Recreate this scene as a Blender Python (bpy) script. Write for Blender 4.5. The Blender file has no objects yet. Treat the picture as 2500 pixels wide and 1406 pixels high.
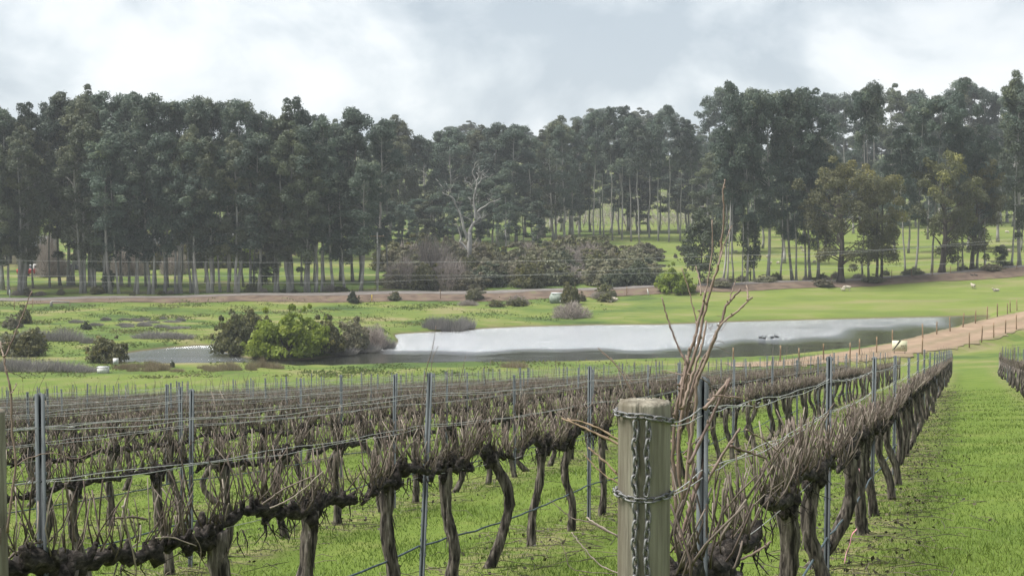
import bpy, math, random
import numpy as np
from mathutils import Vector, Matrix

# ------------------------------------------------------------------ camera, sky, sun, exposure
scn = bpy.context.scene
COL = scn.collection
F = 3500.0                       # focal length in photograph pixels (2500 wide)
ZC = 14.0                        # camera height above the lake
PITCH = math.atan(203.0 / F)
cam_d = bpy.data.cameras.new('camera')
cam = bpy.data.objects.new('camera', cam_d)
COL.objects.link(cam)
cam.location = (0, 0, ZC)
cam.rotation_euler = (math.pi / 2 - PITCH, 0, 0)
cam_d.sensor_width = 36.0
cam_d.lens = 36.0 * F / 2500.0
cam_d.clip_start = 0.1
cam_d.clip_end = 6000
scn.camera = cam

SUN_DIR = Vector((-0.52, -0.06, 0.85)).normalized()      # towards the sun
SUN_EL = math.asin(SUN_DIR.z)
SUN_AZ = math.atan2(SUN_DIR.x, SUN_DIR.y)
sun_d = bpy.data.lights.new('sun', 'SUN')
sun_d.energy = 4.3
sun_d.angle = math.radians(28)
sun_d.color = (1.0, 0.96, 0.90)
sun = bpy.data.objects.new('sun', sun_d)
COL.objects.link(sun)
sun.rotation_euler = SUN_DIR.to_track_quat('Z', 'Y').to_euler()

world = bpy.data.worlds.new('World')
scn.world = world
world.use_nodes = True
wn, wl = world.node_tree.nodes, world.node_tree.links
wn.clear()


def N(nodes, kind, **kw):
    n = nodes.new(kind)
    for k, v in kw.items():
        if k.startswith('i_'):
            key = k[2:]
            n.inputs[int(key) if key.isdigit() else key.replace('_', ' ')].default_value = v
        else:
            setattr(n, k, v)
    return n


w_out = N(wn, 'ShaderNodeOutputWorld')
w_tc = N(wn, 'ShaderNodeTexCoord')
w_sep = N(wn, 'ShaderNodeSeparateXYZ')
wl.new(w_tc.outputs['Generated'], w_sep.inputs[0])
w_abs = N(wn, 'ShaderNodeMath', operation='ABSOLUTE')
wl.new(w_sep.outputs['Z'], w_abs.inputs[0])
w_den = N(wn, 'ShaderNodeMath', operation='ADD', i_1=0.60)
wl.new(w_abs.outputs[0], w_den.inputs[0])
w_px = N(wn, 'ShaderNodeMath', operation='DIVIDE')
w_py = N(wn, 'ShaderNodeMath', operation='DIVIDE')
wl.new(w_sep.outputs['X'], w_px.inputs[0]); wl.new(w_den.outputs[0], w_px.inputs[1])
wl.new(w_sep.outputs['Y'], w_py.inputs[0]); wl.new(w_den.outputs[0], w_py.inputs[1])
w_cmb = N(wn, 'ShaderNodeCombineXYZ', i_2=11.9)
wl.new(w_px.outputs[0], w_cmb.inputs[0]); wl.new(w_py.outputs[0], w_cmb.inputs[1])
w_n1 = N(wn, 'ShaderNodeTexNoise', i_Scale=4.6, i_Detail=9.0, i_Roughness=0.55, i_Distortion=0.25)
w_n2 = N(wn, 'ShaderNodeTexNoise', i_Scale=1.9, i_Detail=3.0, i_Roughness=0.5)
wl.new(w_cmb.outputs[0], w_n1.inputs['Vector']); wl.new(w_cmb.outputs[0], w_n2.inputs['Vector'])
w_r1 = N(wn, 'ShaderNodeValToRGB')
wl.new(w_n1.outputs['Fac'], w_r1.inputs[0])
cr = w_r1.color_ramp
cr.elements[0].position = 0.38; cr.elements[0].color = (0.290, 0.335, 0.380, 1)
cr.elements[1].position = 0.63; cr.elements[1].color = (0.64, 0.65, 0.66, 1)
e = cr.elements.new(0.47); e.color = (0.42, 0.46, 0.495, 1)
e = cr.elements.new(0.54); e.color = (0.56, 0.585, 0.605, 1)
w_r2 = N(wn, 'ShaderNodeValToRGB')
wl.new(w_n2.outputs['Fac'], w_r2.inputs[0])
w_r2.color_ramp.elements[0].position = 0.35; w_r2.color_ramp.elements[0].color = (0.84, 0.855, 0.875, 1)
w_r2.color_ramp.elements[1].position = 0.62; w_r2.color_ramp.elements[1].color = (1.06, 1.05, 1.03, 1)
w_mul = N(wn, 'ShaderNodeMix', data_type='RGBA', blend_type='MULTIPLY', i_0=1.0)
wl.new(w_r1.outputs[0], w_mul.inputs[6]); wl.new(w_r2.outputs[0], w_mul.inputs[7])
w_cloud = N(wn, 'ShaderNodeBackground', i_Strength=0.88)
wl.new(w_mul.outputs[2], w_cloud.inputs['Color'])
w_sky = N(wn, 'ShaderNodeTexSky', sky_type='NISHITA')
w_sky.sun_disc = False
w_sky.sun_elevation = SUN_EL
w_sky.sun_rotation = SUN_AZ
w_skb = N(wn, 'ShaderNodeBackground', i_Strength=0.10)
wl.new(w_sky.outputs[0], w_skb.inputs['Color'])
w_mix = N(wn, 'ShaderNodeMixShader', i_0=0.90)      # nine tenths cloud, one tenth blue showing through
wl.new(w_skb.outputs[0], w_mix.inputs[1]); wl.new(w_cloud.outputs[0], w_mix.inputs[2])
wl.new(w_mix.outputs[0], w_out.inputs['Surface'])

scn.view_settings.view_transform = 'Standard'
scn.view_settings.look = 'None'
scn.view_settings.exposure = 0.96
scn.view_settings.gamma = 1.0
scn.view_settings.use_curve_mapping = False
scn.cycles.max_bounces = 6
scn.cycles.diffuse_bounces = 2
scn.cycles.glossy_bounces = 2
scn.cycles.transmission_bounces = 3
scn.cycles.transparent_max_bounces = 6
scn.cycles.volume_bounces = 0
scn.cycles.use_adaptive_sampling = True
scn.cycles.use_denoising = True

# ------------------------------------------------------------------ helpers
rs = np.random.RandomState(7)


def px(x, y, depth):
    """photograph pixel + distance ahead of the camera -> world point"""
    a = (x - 1250.0) / F
    b = -(y - 703.0) / F
    dy = math.cos(PITCH) + b * math.sin(PITCH)
    dz = -math.sin(PITCH) + b * math.cos(PITCH)
    k = depth / dy
    return np.array([a * k, depth, ZC + dz * k])


class MB:
    def __init__(self):
        self.v, self.q, self.t, self.c, self.n = [], [], [], [], 0

    def add(self, v, q=None, t=None, tint=0.5):
        v = np.asarray(v, float).reshape(-1, 3)
        if q is not None and len(q):
            self.q.append(np.asarray(q, int).reshape(-1, 4) + self.n)
        if t is not None and len(t):
            self.t.append(np.asarray(t, int).reshape(-1, 3) + self.n)
        self.v.append(v)
        c = np.empty(len(v)); c[:] = tint
        self.c.append(c)
        self.n += len(v)

    def mesh(self, name, mat, smooth=False):
        me = bpy.data.meshes.new(name)
        v = np.concatenate(self.v) if self.v else np.zeros((0, 3))
        q = np.concatenate(self.q) if self.q else np.zeros((0, 4), int)
        t = np.concatenate(self.t) if self.t else np.zeros((0, 3), int)
        me.vertices.add(len(v)); me.vertices.foreach_set('co', v.astype(np.float32).ravel())
        nl = q.size + t.size
        me.loops.add(nl)
        me.loops.foreach_set('vertex_index', np.concatenate([q.ravel(), t.ravel()]).astype(np.int32))
        me.polygons.add(len(q) + len(t))
        starts = np.concatenate([np.arange(len(q)) * 4, q.size + np.arange(len(t)) * 3])
        me.polygons.foreach_set('loop_start', starts.astype(np.int32))
        if smooth:
            me.polygons.foreach_set('use_smooth', np.ones(len(q) + len(t), bool))
        at = me.attributes.new('tint', 'FLOAT', 'POINT')
        at.data.foreach_set('value', np.concatenate(self.c).astype(np.float32))
        me.update(calc_edges=True)
        me.validate()
        if mat is not None:
            me.materials.append(mat)
        return me

    def obj(self, name, mat, parent=None, smooth=False):
        return link(name, self.mesh(name, mat, smooth), parent)


def link(name, data, parent=None, loc=None):
    o = bpy.data.objects.new(name, data)
    COL.objects.link(o)
    if parent is not None:
        o.parent = parent
    if loc is not None:
        o.location = loc
    return o


def tag(o, label=None, cat=None, group=None, kind=None):
    if label: o['label'] = label
    if cat: o['category'] = cat
    if group: o['group'] = group
    if kind: o['kind'] = kind
    return o


def empty(name, loc, label, cat, group=None, rz=0.0, scale=1.0):
    o = bpy.data.objects.new(name, None)
    COL.objects.link(o)
    o.empty_display_size = 0.2
    o.location = tuple(loc)
    o.rotation_euler = (0, 0, rz)
    o.scale = (scale,) * 3 if not hasattr(scale, '__len__') else tuple(scale)
    return tag(o, label, cat, group)


def frames(p):
    p = np.asarray(p, float)
    d = np.gradient(p, axis=0)
    d /= np.linalg.norm(d, axis=1)[:, None] + 1e-9
    ref = np.array([0.0, 0.0, 1.0]) if abs(d[0, 2]) < 0.9 else np.array([1.0, 0.0, 0.0])
    U = np.empty_like(p)
    u = np.cross(d[0], ref)
    for i in range(len(p)):
        u = u - d[i] * np.dot(u, d[i])
        u /= np.linalg.norm(u) + 1e-9
        U[i] = u
    return d, U, np.cross(d, U)


def tube(mb, p, r, sides=6, jit=0.0, rng=rs, cap=True, tint=0.5, flat=None):
    p = np.asarray(p, float)
    n = len(p)
    r = np.broadcast_to(np.asarray(r, float), (n,))
    d, U, V = frames(p)
    a = np.arange(sides) * 2 * math.pi / sides
    rr = r[:, None] * np.ones((n, sides))
    if jit:
        ridge = rng.normal(0, 1, sides)
        rr = rr * (1 + jit * (0.6 * ridge[None, :] + 0.8 * rng.normal(0, 1, (n, sides))))
    v = p[:, None, :] + rr[:, :, None] * (np.cos(a)[None, :, None] * U[:, None, :] + np.sin(a)[None, :, None] * V[:, None, :])
    v = v.reshape(-1, 3)
    i = np.arange(n - 1)[:, None] * sides
    k = np.arange(sides)[None, :]
    k2 = (k + 1) % sides
    q = np.stack([i + k, i + k2, i + sides + k2, i + sides + k], -1).reshape(-1, 4)
    t = None
    if cap:
        kk = np.arange(sides)
        v = np.vstack([v, p[-1], p[0]])
        e0 = (n - 1) * sides
        t = np.vstack([np.stack([e0 + kk, e0 + (kk + 1) % sides, np.full(sides, n * sides)], -1),
                       np.stack([(kk + 1) % sides, kk, np.full(sides, n * sides + 1)], -1)])
    mb.add(v, q, t, tint)


def smooth_path(pts, n):
    """Catmull-Rom resample"""
    p = np.asarray(pts, float)
    if len(p) < 3:
        u = np.linspace(0, 1, n)[:, None]
        return p[0] * (1 - u) + p[-1] * u
    P = np.vstack([2 * p[0] - p[1], p, 2 * p[-1] - p[-2]])
    out = []
    for s in np.linspace(0, len(p) - 1 - 1e-6, n):
        i = int(s); f = s - i
        a, b, c, d = P[i], P[i + 1], P[i + 2], P[i + 3]
        out.append(0.5 * (2 * b + (c - a) * f + (2 * a - 5 * b + 4 * c - d) * f * f + (3 * b - a - 3 * c + d) * f ** 3))
    return np.array(out)


def box(mb, lo, hi, tint=0.5):
    x0, y0, z0 = lo; x1, y1, z1 = hi
    v = [(x0, y0, z0), (x1, y0, z0), (x1, y1, z0), (x0, y1, z0), (x0, y0, z1), (x1, y0, z1), (x1, y1, z1), (x0, y1, z1)]
    mb.add(v, [(0, 3, 2, 1), (4, 5, 6, 7), (0, 1, 5, 4), (1, 2, 6, 5), (2, 3, 7, 6), (3, 0, 4, 7)], tint=tint)


def rand_dirs(n, rng=rs):
    v = rng.normal(0, 1, (n, 3))
    return v / (np.linalg.norm(v, axis=1)[:, None] + 1e-9)


def cards(mb, c, length, width, rng=rs, droop=0.3, tint=0.5, up=0.0, nrm=None):
    """leaf-sized faces: pointed four-sided leaves at the centres c"""
    n = len(c)
    a = rand_dirs(n, rng)
    a[:, 2] += up - droop
    a /= np.linalg.norm(a, axis=1)[:, None] + 1e-9
    b = np.cross(a, rand_dirs(n, rng)) if nrm is None else np.cross(a, nrm)
    b /= np.linalg.norm(b, axis=1)[:, None] + 1e-9
    if nrm is not None:
        a = np.cross(nrm, b); a /= np.linalg.norm(a, axis=1)[:, None] + 1e-9
    L = (length * rng.uniform(0.7, 1.3, n))[:, None]
    W = (width * rng.uniform(0.7, 1.3, n))[:, None]
    v = np.stack([c - a * L * 0.5, c + b * W * 0.5 - a * L * 0.08, c + a * L * 0.5, c - b * W * 0.5 - a * L * 0.08], 1).reshape(-1, 3)
    q = np.arange(n * 4).reshape(-1, 4)
    t = np.repeat(np.broadcast_to(tint, (n,)), 4)
    mb.add(v, q, tint=t)


# ------------------------------------------------------------------ materials (all procedural)
def new_mat(name):
    m = bpy.data.materials.new(name)
    m.use_nodes = True
    nt = m.node_tree
    return m, nt.nodes, nt.links, nt.nodes['Principled BSDF']


def mat_noise(name, c1, c2, scale=8.0, rough=0.85, bump=0.0, stretch=(1, 1, 1), detail=6.0, rand=0.0, lo=0.35, hi=0.65, c3=None, spec=0.25, metal=0.0, tintmix=None):
    m, n, l, b = new_mat(name)
    b.inputs['Roughness'].default_value = rough
    b.inputs['Specular IOR Level'].default_value = spec
    b.inputs['Metallic'].default_value = metal
    tc = N(n, 'ShaderNodeTexCoord')
    mp = N(n, 'ShaderNodeMapping'); mp.inputs['Scale'].default_value = stretch
    l.new(tc.outputs['Object'], mp.inputs['Vector'])
    nz = N(n, 'ShaderNodeTexNoise', i_Scale=scale, i_Detail=detail, i_Roughness=0.6)
    l.new(mp.outputs[0], nz.inputs['Vector'])
    rp = N(n, 'ShaderNodeValToRGB')
    rp.color_ramp.elements[0].position = lo; rp.color_ramp.elements[0].color = (*c1, 1)
    rp.color_ramp.elements[1].position = hi; rp.color_ramp.elements[1].color = (*c2, 1)
    if c3 is not None:
        e = rp.color_ramp.elements.new(min(0.98, hi + 0.12)); e.color = (*c3, 1)
    l.new(nz.outputs['Fac'], rp.inputs[0])
    last = rp.outputs[0]
    if tintmix is not None:            # per-piece colour (each cane, leaf or clump has its own)
        at = N(n, 'ShaderNodeAttribute', attribute_name='tint')
        mx = N(n, 'ShaderNodeMix', data_type='RGBA', blend_type='MIX')
        l.new(at.outputs['Fac'], mx.inputs[0]); l.new(last, mx.inputs[6]); mx.inputs[7].default_value = (*tintmix, 1)
        last = mx.outputs[2]
    if rand:
        oi = N(n, 'ShaderNodeObjectInfo')
        mr = N(n, 'ShaderNodeMapRange', i_3=1 - rand, i_4=1 + rand)
        l.new(oi.outputs['Random'], mr.inputs[0])
        hs = N(n, 'ShaderNodeHueSaturation')
        l.new(mr.outputs[0], hs.inputs['Value']); l.new(last, hs.inputs['Color'])
        last = hs.outputs[0]
    l.new(last, b.inputs['Base Color'])
    if bump:
        bp = N(n, 'ShaderNodeBump', i_Strength=min(1, bump), i_Distance=0.02)
        l.new(nz.outputs['Fac'], bp.inputs['Height']); l.new(bp.outputs[0], b.inputs['Normal'])
    return m


def mat_leaf(name, ca, cb, cc, trans=0.25, rand=0.18, hue=0.02):
    """foliage: colour runs ca -> cb -> cc over the per-clump tint, varies by tree"""
    m, n, l, b = new_mat(name)
    b.inputs['Roughness'].default_value = 0.55
    b.inputs['Specular IOR Level'].default_value = 0.3
    at = N(n, 'ShaderNodeAttribute', attribute_name='tint')
    oi = N(n, 'ShaderNodeObjectInfo')
    rp = N(n, 'ShaderNodeValToRGB')
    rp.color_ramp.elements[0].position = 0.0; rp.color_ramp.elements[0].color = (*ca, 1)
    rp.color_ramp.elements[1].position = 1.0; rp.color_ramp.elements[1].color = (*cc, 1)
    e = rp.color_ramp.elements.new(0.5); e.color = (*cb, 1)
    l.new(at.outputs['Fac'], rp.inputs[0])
    hs = N(n, 'ShaderNodeHueSaturation')
    mv = N(n, 'ShaderNodeMapRange', i_3=1 - rand, i_4=1 + rand)
    mh = N(n, 'ShaderNodeMapRange', i_3=0.5 - hue, i_4=0.5 + hue)
    mu = N(n, 'ShaderNodeMath', operation='MULTIPLY', i_1=7.31)
    fr = N(n, 'ShaderNodeMath', operation='FRACT')
    l.new(oi.outputs['Random'], mv.inputs[0]); l.new(oi.outputs['Random'], mu.inputs[0]); l.new(mu.outputs[0], fr.inputs[0]); l.new(fr.outputs[0], mh.inputs[0])
    l.new(mv.outputs[0], hs.inputs['Value']); l.new(mh.outputs[0], hs.inputs['Hue']); l.new(rp.outputs[0], hs.inputs['Color'])
    l.new(hs.outputs[0], b.inputs['Base Color'])
    tr = N(n, 'ShaderNodeBsdfTranslucent')
    l.new(hs.outputs[0], tr.inputs['Color'])
    mx = N(n, 'ShaderNodeMixShader', i_0=trans)
    out = n['Material Output']
    l.new(b.outputs[0], mx.inputs[1]); l.new(tr.outputs[0], mx.inputs[2]); l.new(mx.outputs[0], out.inputs['Surface'])
    return m


M = {}
M['bark_vine'] = mat_noise('vine_bark', (0.016, 0.013, 0.011), (0.125, 0.108, 0.090), 30, 0.95, 1.0, (1, 1, 0.15), rand=0.2, lo=0.41, hi=0.58, c3=(0.27, 0.24, 0.21))
M['bark_cordon'] = mat_noise('cordon_bark', (0.008, 0.007, 0.006), (0.055, 0.046, 0.040), 34, 0.95, 1.0, (0.5, 1, 1), rand=0.2, lo=0.40, hi=0.60, c3=(0.17, 0.15, 0.13))
M['cane'] = mat_noise('cane_bark', (0.036, 0.027, 0.023), (0.135, 0.102, 0.084), 40, 0.8, 0.2, (1, 1, 0.2), rand=0.15, tintmix=(0.34, 0.295, 0.245))
M['cane_red'] = mat_noise('young_cane', (0.072, 0.046, 0.038), (0.165, 0.112, 0.092), 45, 0.6, 0.2, (1, 1, 0.15), tintmix=(0.26, 0.20, 0.15), spec=0.4)
M['cane_cut'] = mat_noise('cut_cane', (0.13, 0.09, 0.058), (0.27, 0.20, 0.135), 40, 0.8, 0.2, (1, 1, 0.2))
M['wire'] = mat_noise('galvanised_wire', (0.25, 0.255, 0.255), (0.46, 0.46, 0.45), 30, 0.5, 0, spec=0.4)
M['hose'] = mat_noise('drip_hose', (0.030, 0.045, 0.055), (0.085, 0.115, 0.130), 12, 0.6)
M['steel'] = mat_noise('steel_post', (0.060, 0.069, 0.074), (0.125, 0.140, 0.146), 14, 0.75, 0.1, (1, 1, 0.1), rand=0.15, spec=0.2)
M['chain'] = mat_noise('old_chain', (0.085, 0.085, 0.088), (0.24, 0.24, 0.24), 60, 0.65, 0.3, metal=0.35, spec=0.4)
M['fence_wood'] = mat_noise('fence_wood', (0.13, 0.085, 0.05), (0.30, 0.21, 0.13), 9, 0.9, 0.3, (1, 1, 0.15), rand=0.25)
M['bark_euc'] = mat_noise('eucalypt_bark', (0.19, 0.175, 0.16), (0.36, 0.35, 0.335), 1.6, 0.9, 0.4, (1, 1, 0.22), rand=0.25, c3=(0.40, 0.39, 0.37))
M['bark_dark'] = mat_noise('dark_bark', (0.035, 0.028, 0.024), (0.11, 0.092, 0.08), 2.0, 0.95, 0.5, (1, 1, 0.2), rand=0.2)
M['bark_dead'] = mat_noise('dead_wood', (0.13, 0.124, 0.115), (0.42, 0.41, 0.39), 1.1, 0.9, 0.4, (1, 1, 0.35), lo=0.3, hi=0.7)
M['leaf_euc'] = mat_leaf('eucalypt_leaves', (0.056, 0.084, 0.064), (0.082, 0.112, 0.080), (0.140, 0.160, 0.085), 0.30, 0.32, 0.025)
M['leaf_mix'] = mat_leaf('brownish_eucalypt_leaves', (0.064, 0.082, 0.054), (0.098, 0.114, 0.066), (0.165, 0.170, 0.075), 0.30, 0.25, 0.02)
M['leaf_olive'] = mat_leaf('olive_leaves', (0.070, 0.076, 0.038), (0.105, 0.108, 0.046), (0.22, 0.205, 0.055), 0.3, 0.15, 0.012)
M['leaf_lime'] = mat_leaf('lime_leaves', (0.12, 0.17, 0.024), (0.20, 0.265, 0.038), (0.32, 0.375, 0.065), 0.5, 0.1, 0.01)
M['leaf_scrub'] = mat_leaf('scrub_leaves', (0.105, 0.110, 0.066), (0.165, 0.162, 0.096), (0.235, 0.21, 0.145), 0.3, 0.28, 0.03)
M['leaf_dark'] = mat_leaf('dark_leaves', (0.035, 0.050, 0.030), (0.058, 0.074, 0.040), (0.095, 0.110, 0.048), 0.25, 0.15, 0.01)
M['twig_grey'] = mat_leaf('bare_twigs', (0.20, 0.172, 0.152), (0.28, 0.245, 0.220), (0.36, 0.32, 0.285), 0.35, 0.15, 0.01)
M['rush'] = mat_leaf('grey_rushes', (0.14, 0.132, 0.125), (0.215, 0.205, 0.195), (0.30, 0.285, 0.25), 0.3, 0.15, 0.01)
M['straw'] = mat_leaf('straw_grass', (0.13, 0.105, 0.062), (0.22, 0.185, 0.115), (0.33, 0.28, 0.18), 0.25, 0.12, 0.01)
M['grass'] = mat_leaf('grass_blades', (0.078, 0.124, 0.020), (0.110, 0.165, 0.027), (0.150, 0.188, 0.042), 0.35, 0.0, 0.0)
M['litter'] = mat_leaf('leaf_litter', (0.020, 0.018, 0.012), (0.055, 0.048, 0.030), (0.20, 0.165, 0.115), 0.1, 0.0, 0.0)
M['asphalt'] = mat_noise('road_gravel', (0.105, 0.094, 0.086), (0.165, 0.150, 0.138), 0.8, 0.95)
M['soil'] = mat_noise('bank_soil', (0.070, 0.050, 0.037), (0.125, 0.090, 0.066), 0.55, 0.95, 0.5, c3=(0.105, 0.105, 0.05), hi=.58)
M['track'] = mat_noise('dirt_track', (0.185, 0.130, 0.088), (0.26, 0.188, 0.130), 0.5, 0.95, 0.3, detail=9, tintmix=(0.135, 0.112, 0.062))
M['wool'] = mat_noise('wool', (0.30, 0.265, 0.21), (0.46, 0.42, 0.355), 14, 0.95, 0.6)
M['sheep_face'] = mat_noise('sheep_face', (0.30, 0.26, 0.21), (0.45, 0.40, 0.34), 10, 0.9)
M['black'] = mat_noise('black_feathers', (0.010, 0.010, 0.011), (0.03, 0.03, 0.032), 10, 0.6)
M['white'] = mat_noise('white_paint', (0.46, 0.46, 0.44), (0.62, 0.62, 0.60), 6, 0.6)
M['red'] = mat_noise('red_paint', (0.36, 0.035, 0.03), (0.46, 0.06, 0.05), 3, 0.5)
M['darkpaint'] = mat_noise('dark_paint', (0.02, 0.022, 0.028), (0.04, 0.042, 0.05), 3, 0.35)
M['glass'] = mat_noise('window_glass', (0.012, 0.015, 0.018), (0.03, 0.035, 0.04), 3, 0.12, spec=0.5)
M['rubber'] = mat_noise('rubber', (0.012, 0.012, 0.012), (0.03, 0.03, 0.03), 9, 0.9)
M['tin'] = mat_noise('tin_roof', (0.36, 0.37, 0.38), (0.50, 0.51, 0.52), 3, 0.5, metal=0.2)
M['cream'] = mat_noise('cream_wall', (0.42, 0.36, 0.30), (0.54, 0.47, 0.40), 2, 0.9)
M['greytank'] = mat_noise('grey_green_tank', (0.19, 0.23, 0.20), (0.29, 0.33, 0.29), 4, 0.7)
M['sign'] = mat_noise('sign_cream', (0.46, 0.45, 0.31), (0.58, 0.56, 0.40), 3, 0.6)
M['signtext'] = mat_noise('sign_letters', (0.16, 0.13, 0.08), (0.24, 0.20, 0.12), 20, 0.7)
M['signblack'] = mat_noise('sign_stripe', (0.012, 0.012, 0.015), (0.03, 0.03, 0.035), 9, 0.6)
M['pink'] = mat_noise('flagging_tape', (0.62, 0.20, 0.28), (0.75, 0.45, 0.50), 25, 0.5)
M['yellow'] = mat_noise('yellow_marker', (0.60, 0.42, 0.03), (0.70, 0.52, 0.05), 5, 0.6)


# ------------------------------------------------------------------ the lie of the land
# profile across the valley: columns run left / centre / right, each breakpoint (distance, height)
PT = np.array([-0.30, 0.0, 0.21, 0.30])
PY = np.array([[60, 60, 60, 60], [100, 100, 100, 100], [125, 125, 127, 130], [150, 150, 156, 160], [168, 166, 174, 180],
               [180, 180, 188, 192], [188, 189, 205, 210], [192, 194, 211, 215], [197, 199, 216, 220], [199, 201, 219, 223],
               [215, 220, 238, 242], [262, 300, 330, 330], [320, 400, 400, 400], [450, 500, 500, 500], [600, 650, 650, 650], [1200] * 4, [4000] * 4], float)
PZ = np.array([[.4, .4, .5, .7], [.45, .5, .8, 1.2], [.4, .4, .6, 1.2], [.45, .4, .45, .9], [.5, .35, .35, .6],
               [.7, .7, .9, 1.3], [.85, 1.0, 2.0, 3.0], [1.15, 2.1, 2.9, 4.5], [1.2, 2.15, 2.95, 4.6], [1.4, 1.9, 2.8, 4.4],
               [2.0, 2.6, 3.8, 5.2], [3.6, 6.3, 8.0, 8.6], [8, 10, 10.5, 11.5], [20, 20, 20, 22], [36, 34, 34, 38], [55, 55, 55, 58], [60] * 4], float)
PX0 = 40.0


def prof(tp):
    tp = np.clip(tp, PT[0], PT[-1])
    k = np.clip(np.searchsorted(PT, tp) - 1, 0, len(PT) - 2)
    f = (tp - PT[k]) / (PT[k + 1] - PT[k])
    return PY[:, k] * (1 - f) + PY[:, k + 1] * f, PZ[:, k] * (1 - f) + PZ[:, k + 1] * f


def zplane(x, y):                      # the vineyard slope
    return ZC - 1.79 - 0.1139 * y + 0.041 * x


def lake_pt(x, y):
    d = ZC * F / (y - 500.0)
    return ((x - 1250.0) / F * d, d)


LAKE_PX = [(232, 886), (300, 893), (420, 897), (600, 895), (730, 899), (1000, 894), (1250, 891), (1500, 888), (1750, 884), (1900, 878), (2017, 866), (2100, 856),
           (2177, 843), (2253, 824), (2348, 799), (2386, 789), (2420, 776), (2415, 771), (2300, 774), (2200, 776), (2000, 781), (1827, 785), (1616, 793), (1450, 794), (1276, 798),
           (1174, 803), (1072, 810), (985, 815), (962, 818), (972, 834), (955, 846), (900, 858), (830, 869), (740, 879), (650, 880), (585, 872), (545, 860), (522, 843), (470, 845), (400, 851), (330, 859), (270, 870)]
LAKE = np.array([lake_pt(*p) for p in LAKE_PX])
NEAR_SHORE = np.array([lake_pt(*p) for p in LAKE_PX[:17]])


def seg_dist(x, y, A, B):
    dx, dy = B[0] - A[0], B[1] - A[1]
    u = np.clip(((x - A[0]) * dx + (y - A[1]) * dy) / (dx * dx + dy * dy + 1e-9), 0, 1)
    return np.hypot(x - A[0] - u * dx, y - A[1] - u * dy), u


def lake_sd(x, y):
    d = np.full(np.shape(x), 1e9)
    ins = np.zeros(np.shape(x), bool)
    n = len(LAKE)
    for i in range(n):
        A, B = LAKE[i], LAKE[(i + 1) % n]
        d = np.minimum(d, seg_dist(x, y, A, B)[0])
        c = ((A[1] > y) != (B[1] > y)) & (x < (B[0] - A[0]) * (y - A[1]) / (B[1] - A[1] + 1e-12) + A[0])
        ins ^= c
    return np.where(ins, -d, d)


# dirt track along the dam: (pixel of centre line, height)
TRACK = []
for (tx, ty, tz, tw) in [(1780, 893, .62, 1.5), (1930, 888, .75, 2.0), (2006, 880, .9, 2.5), (2120, 867, 1.05, 2.9), (2253, 845, 1.15, 3.2), (2386, 811, 1.6, 3.4), (2500, 780, 2.3, 3.4), (2640, 748, 3.3, 3.4), (2900, 705, 4.4, 3.4)]:
    dd = (ZC - tz) * F / (ty - 500.0)
    TRACK.append(((tx - 1250) / F * dd, dd, tz, tw))
TRACK = np.array(TRACK)


def track_info(x, y):
    best = np.full(np.shape(x), 1e9); tz = np.zeros(np.shape(x)); tw = np.zeros(np.shape(x))
    for i in range(len(TRACK) - 1):
        d, u = seg_dist(x, y, TRACK[i], TRACK[i + 1])
        b = d < best
        best = np.where(b, d, best)
        tz = np.where(b, TRACK[i, 2] * (1 - u) + TRACK[i + 1, 2] * u, tz)
        tw = np.where(b, TRACK[i, 3] * (1 - u) + TRACK[i + 1, 3] * u, tw)
    return best, tz, tw


def height(x, y):
    x = np.atleast_1d(np.asarray(x, float)); y = np.atleast_1d(np.asarray(y, float))
    Y, Z = prof(x / (np.maximum(y, 1) + PX0))
    k = np.clip((Y < y[None]).sum(0) - 1, 0, len(PY) - 2)
    ii = np.arange(len(x))
    f = np.clip((y - Y[k, ii]) / (Y[k + 1, ii] - Y[k, ii]), 0, 1)
    w = Z[k, ii] * (1 - f) + Z[k + 1, ii] * f
    v = zplane(x, y)
    s = 0.25
    z = np.where(v > w, v, w) + s * np.log1p(np.exp(-np.abs(v - w) / s))
    amp = np.clip((y - 60) / 60, 0, 1)
    z += amp * (0.07 * np.sin(x * 0.31 + y * 0.13) + 0.06 * np.sin(x * 0.11 - y * 0.27 + 1.3) + 0.03 * np.sin(x * 0.9 + 2.0) * np.sin(y * 0.7))
    z += 0.02 * np.sin(x * 1.7 + 0.4 * y) * np.sin(y * 1.3)
    d, tz, tw = track_info(x, y)
    z = np.where(d < 14, np.maximum(z, tz - 0.42 * np.maximum(0, d - tw)), z)
    z = np.where(d < tw, tz, z)
    near = (y > 90) & (y < 215)
    if near.any():
        sd = np.full(np.shape(x), 1e9)
        sd[near] = lake_sd(x[near], y[near])
        z = np.where(sd < 6, np.minimum(z, np.maximum(0.02, 0.06 + 0.40 * sd)), z)
        z = np.where(sd < 0, -np.minimum(0.9, 0.05 - 0.35 * sd), z)
    return z


def hz(x, y):
    return float(height(x, y)[0])


def ground_px(x, y, dmin=4.0, dmax=700.0):
    """where the view ray through a pixel meets the ground"""
    d = np.geomspace(dmin, dmax, 1500)
    p0, p1 = px(x, y, 1.0), px(x, y, 2.0)
    v = p1 - p0
    P = p0[None] + v[None] * (d[:, None] - 1)
    g = height(P[:, 0], P[:, 1])
    hit = np.nonzero(P[:, 2] < g)[0]
    i = hit[0] if len(hit) else len(d) - 1
    return np.array([P[i, 0], P[i, 1], g[i]])


def on(x, y, dz=0.0):
    return np.array([x, y, hz(x, y) + dz])


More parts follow.
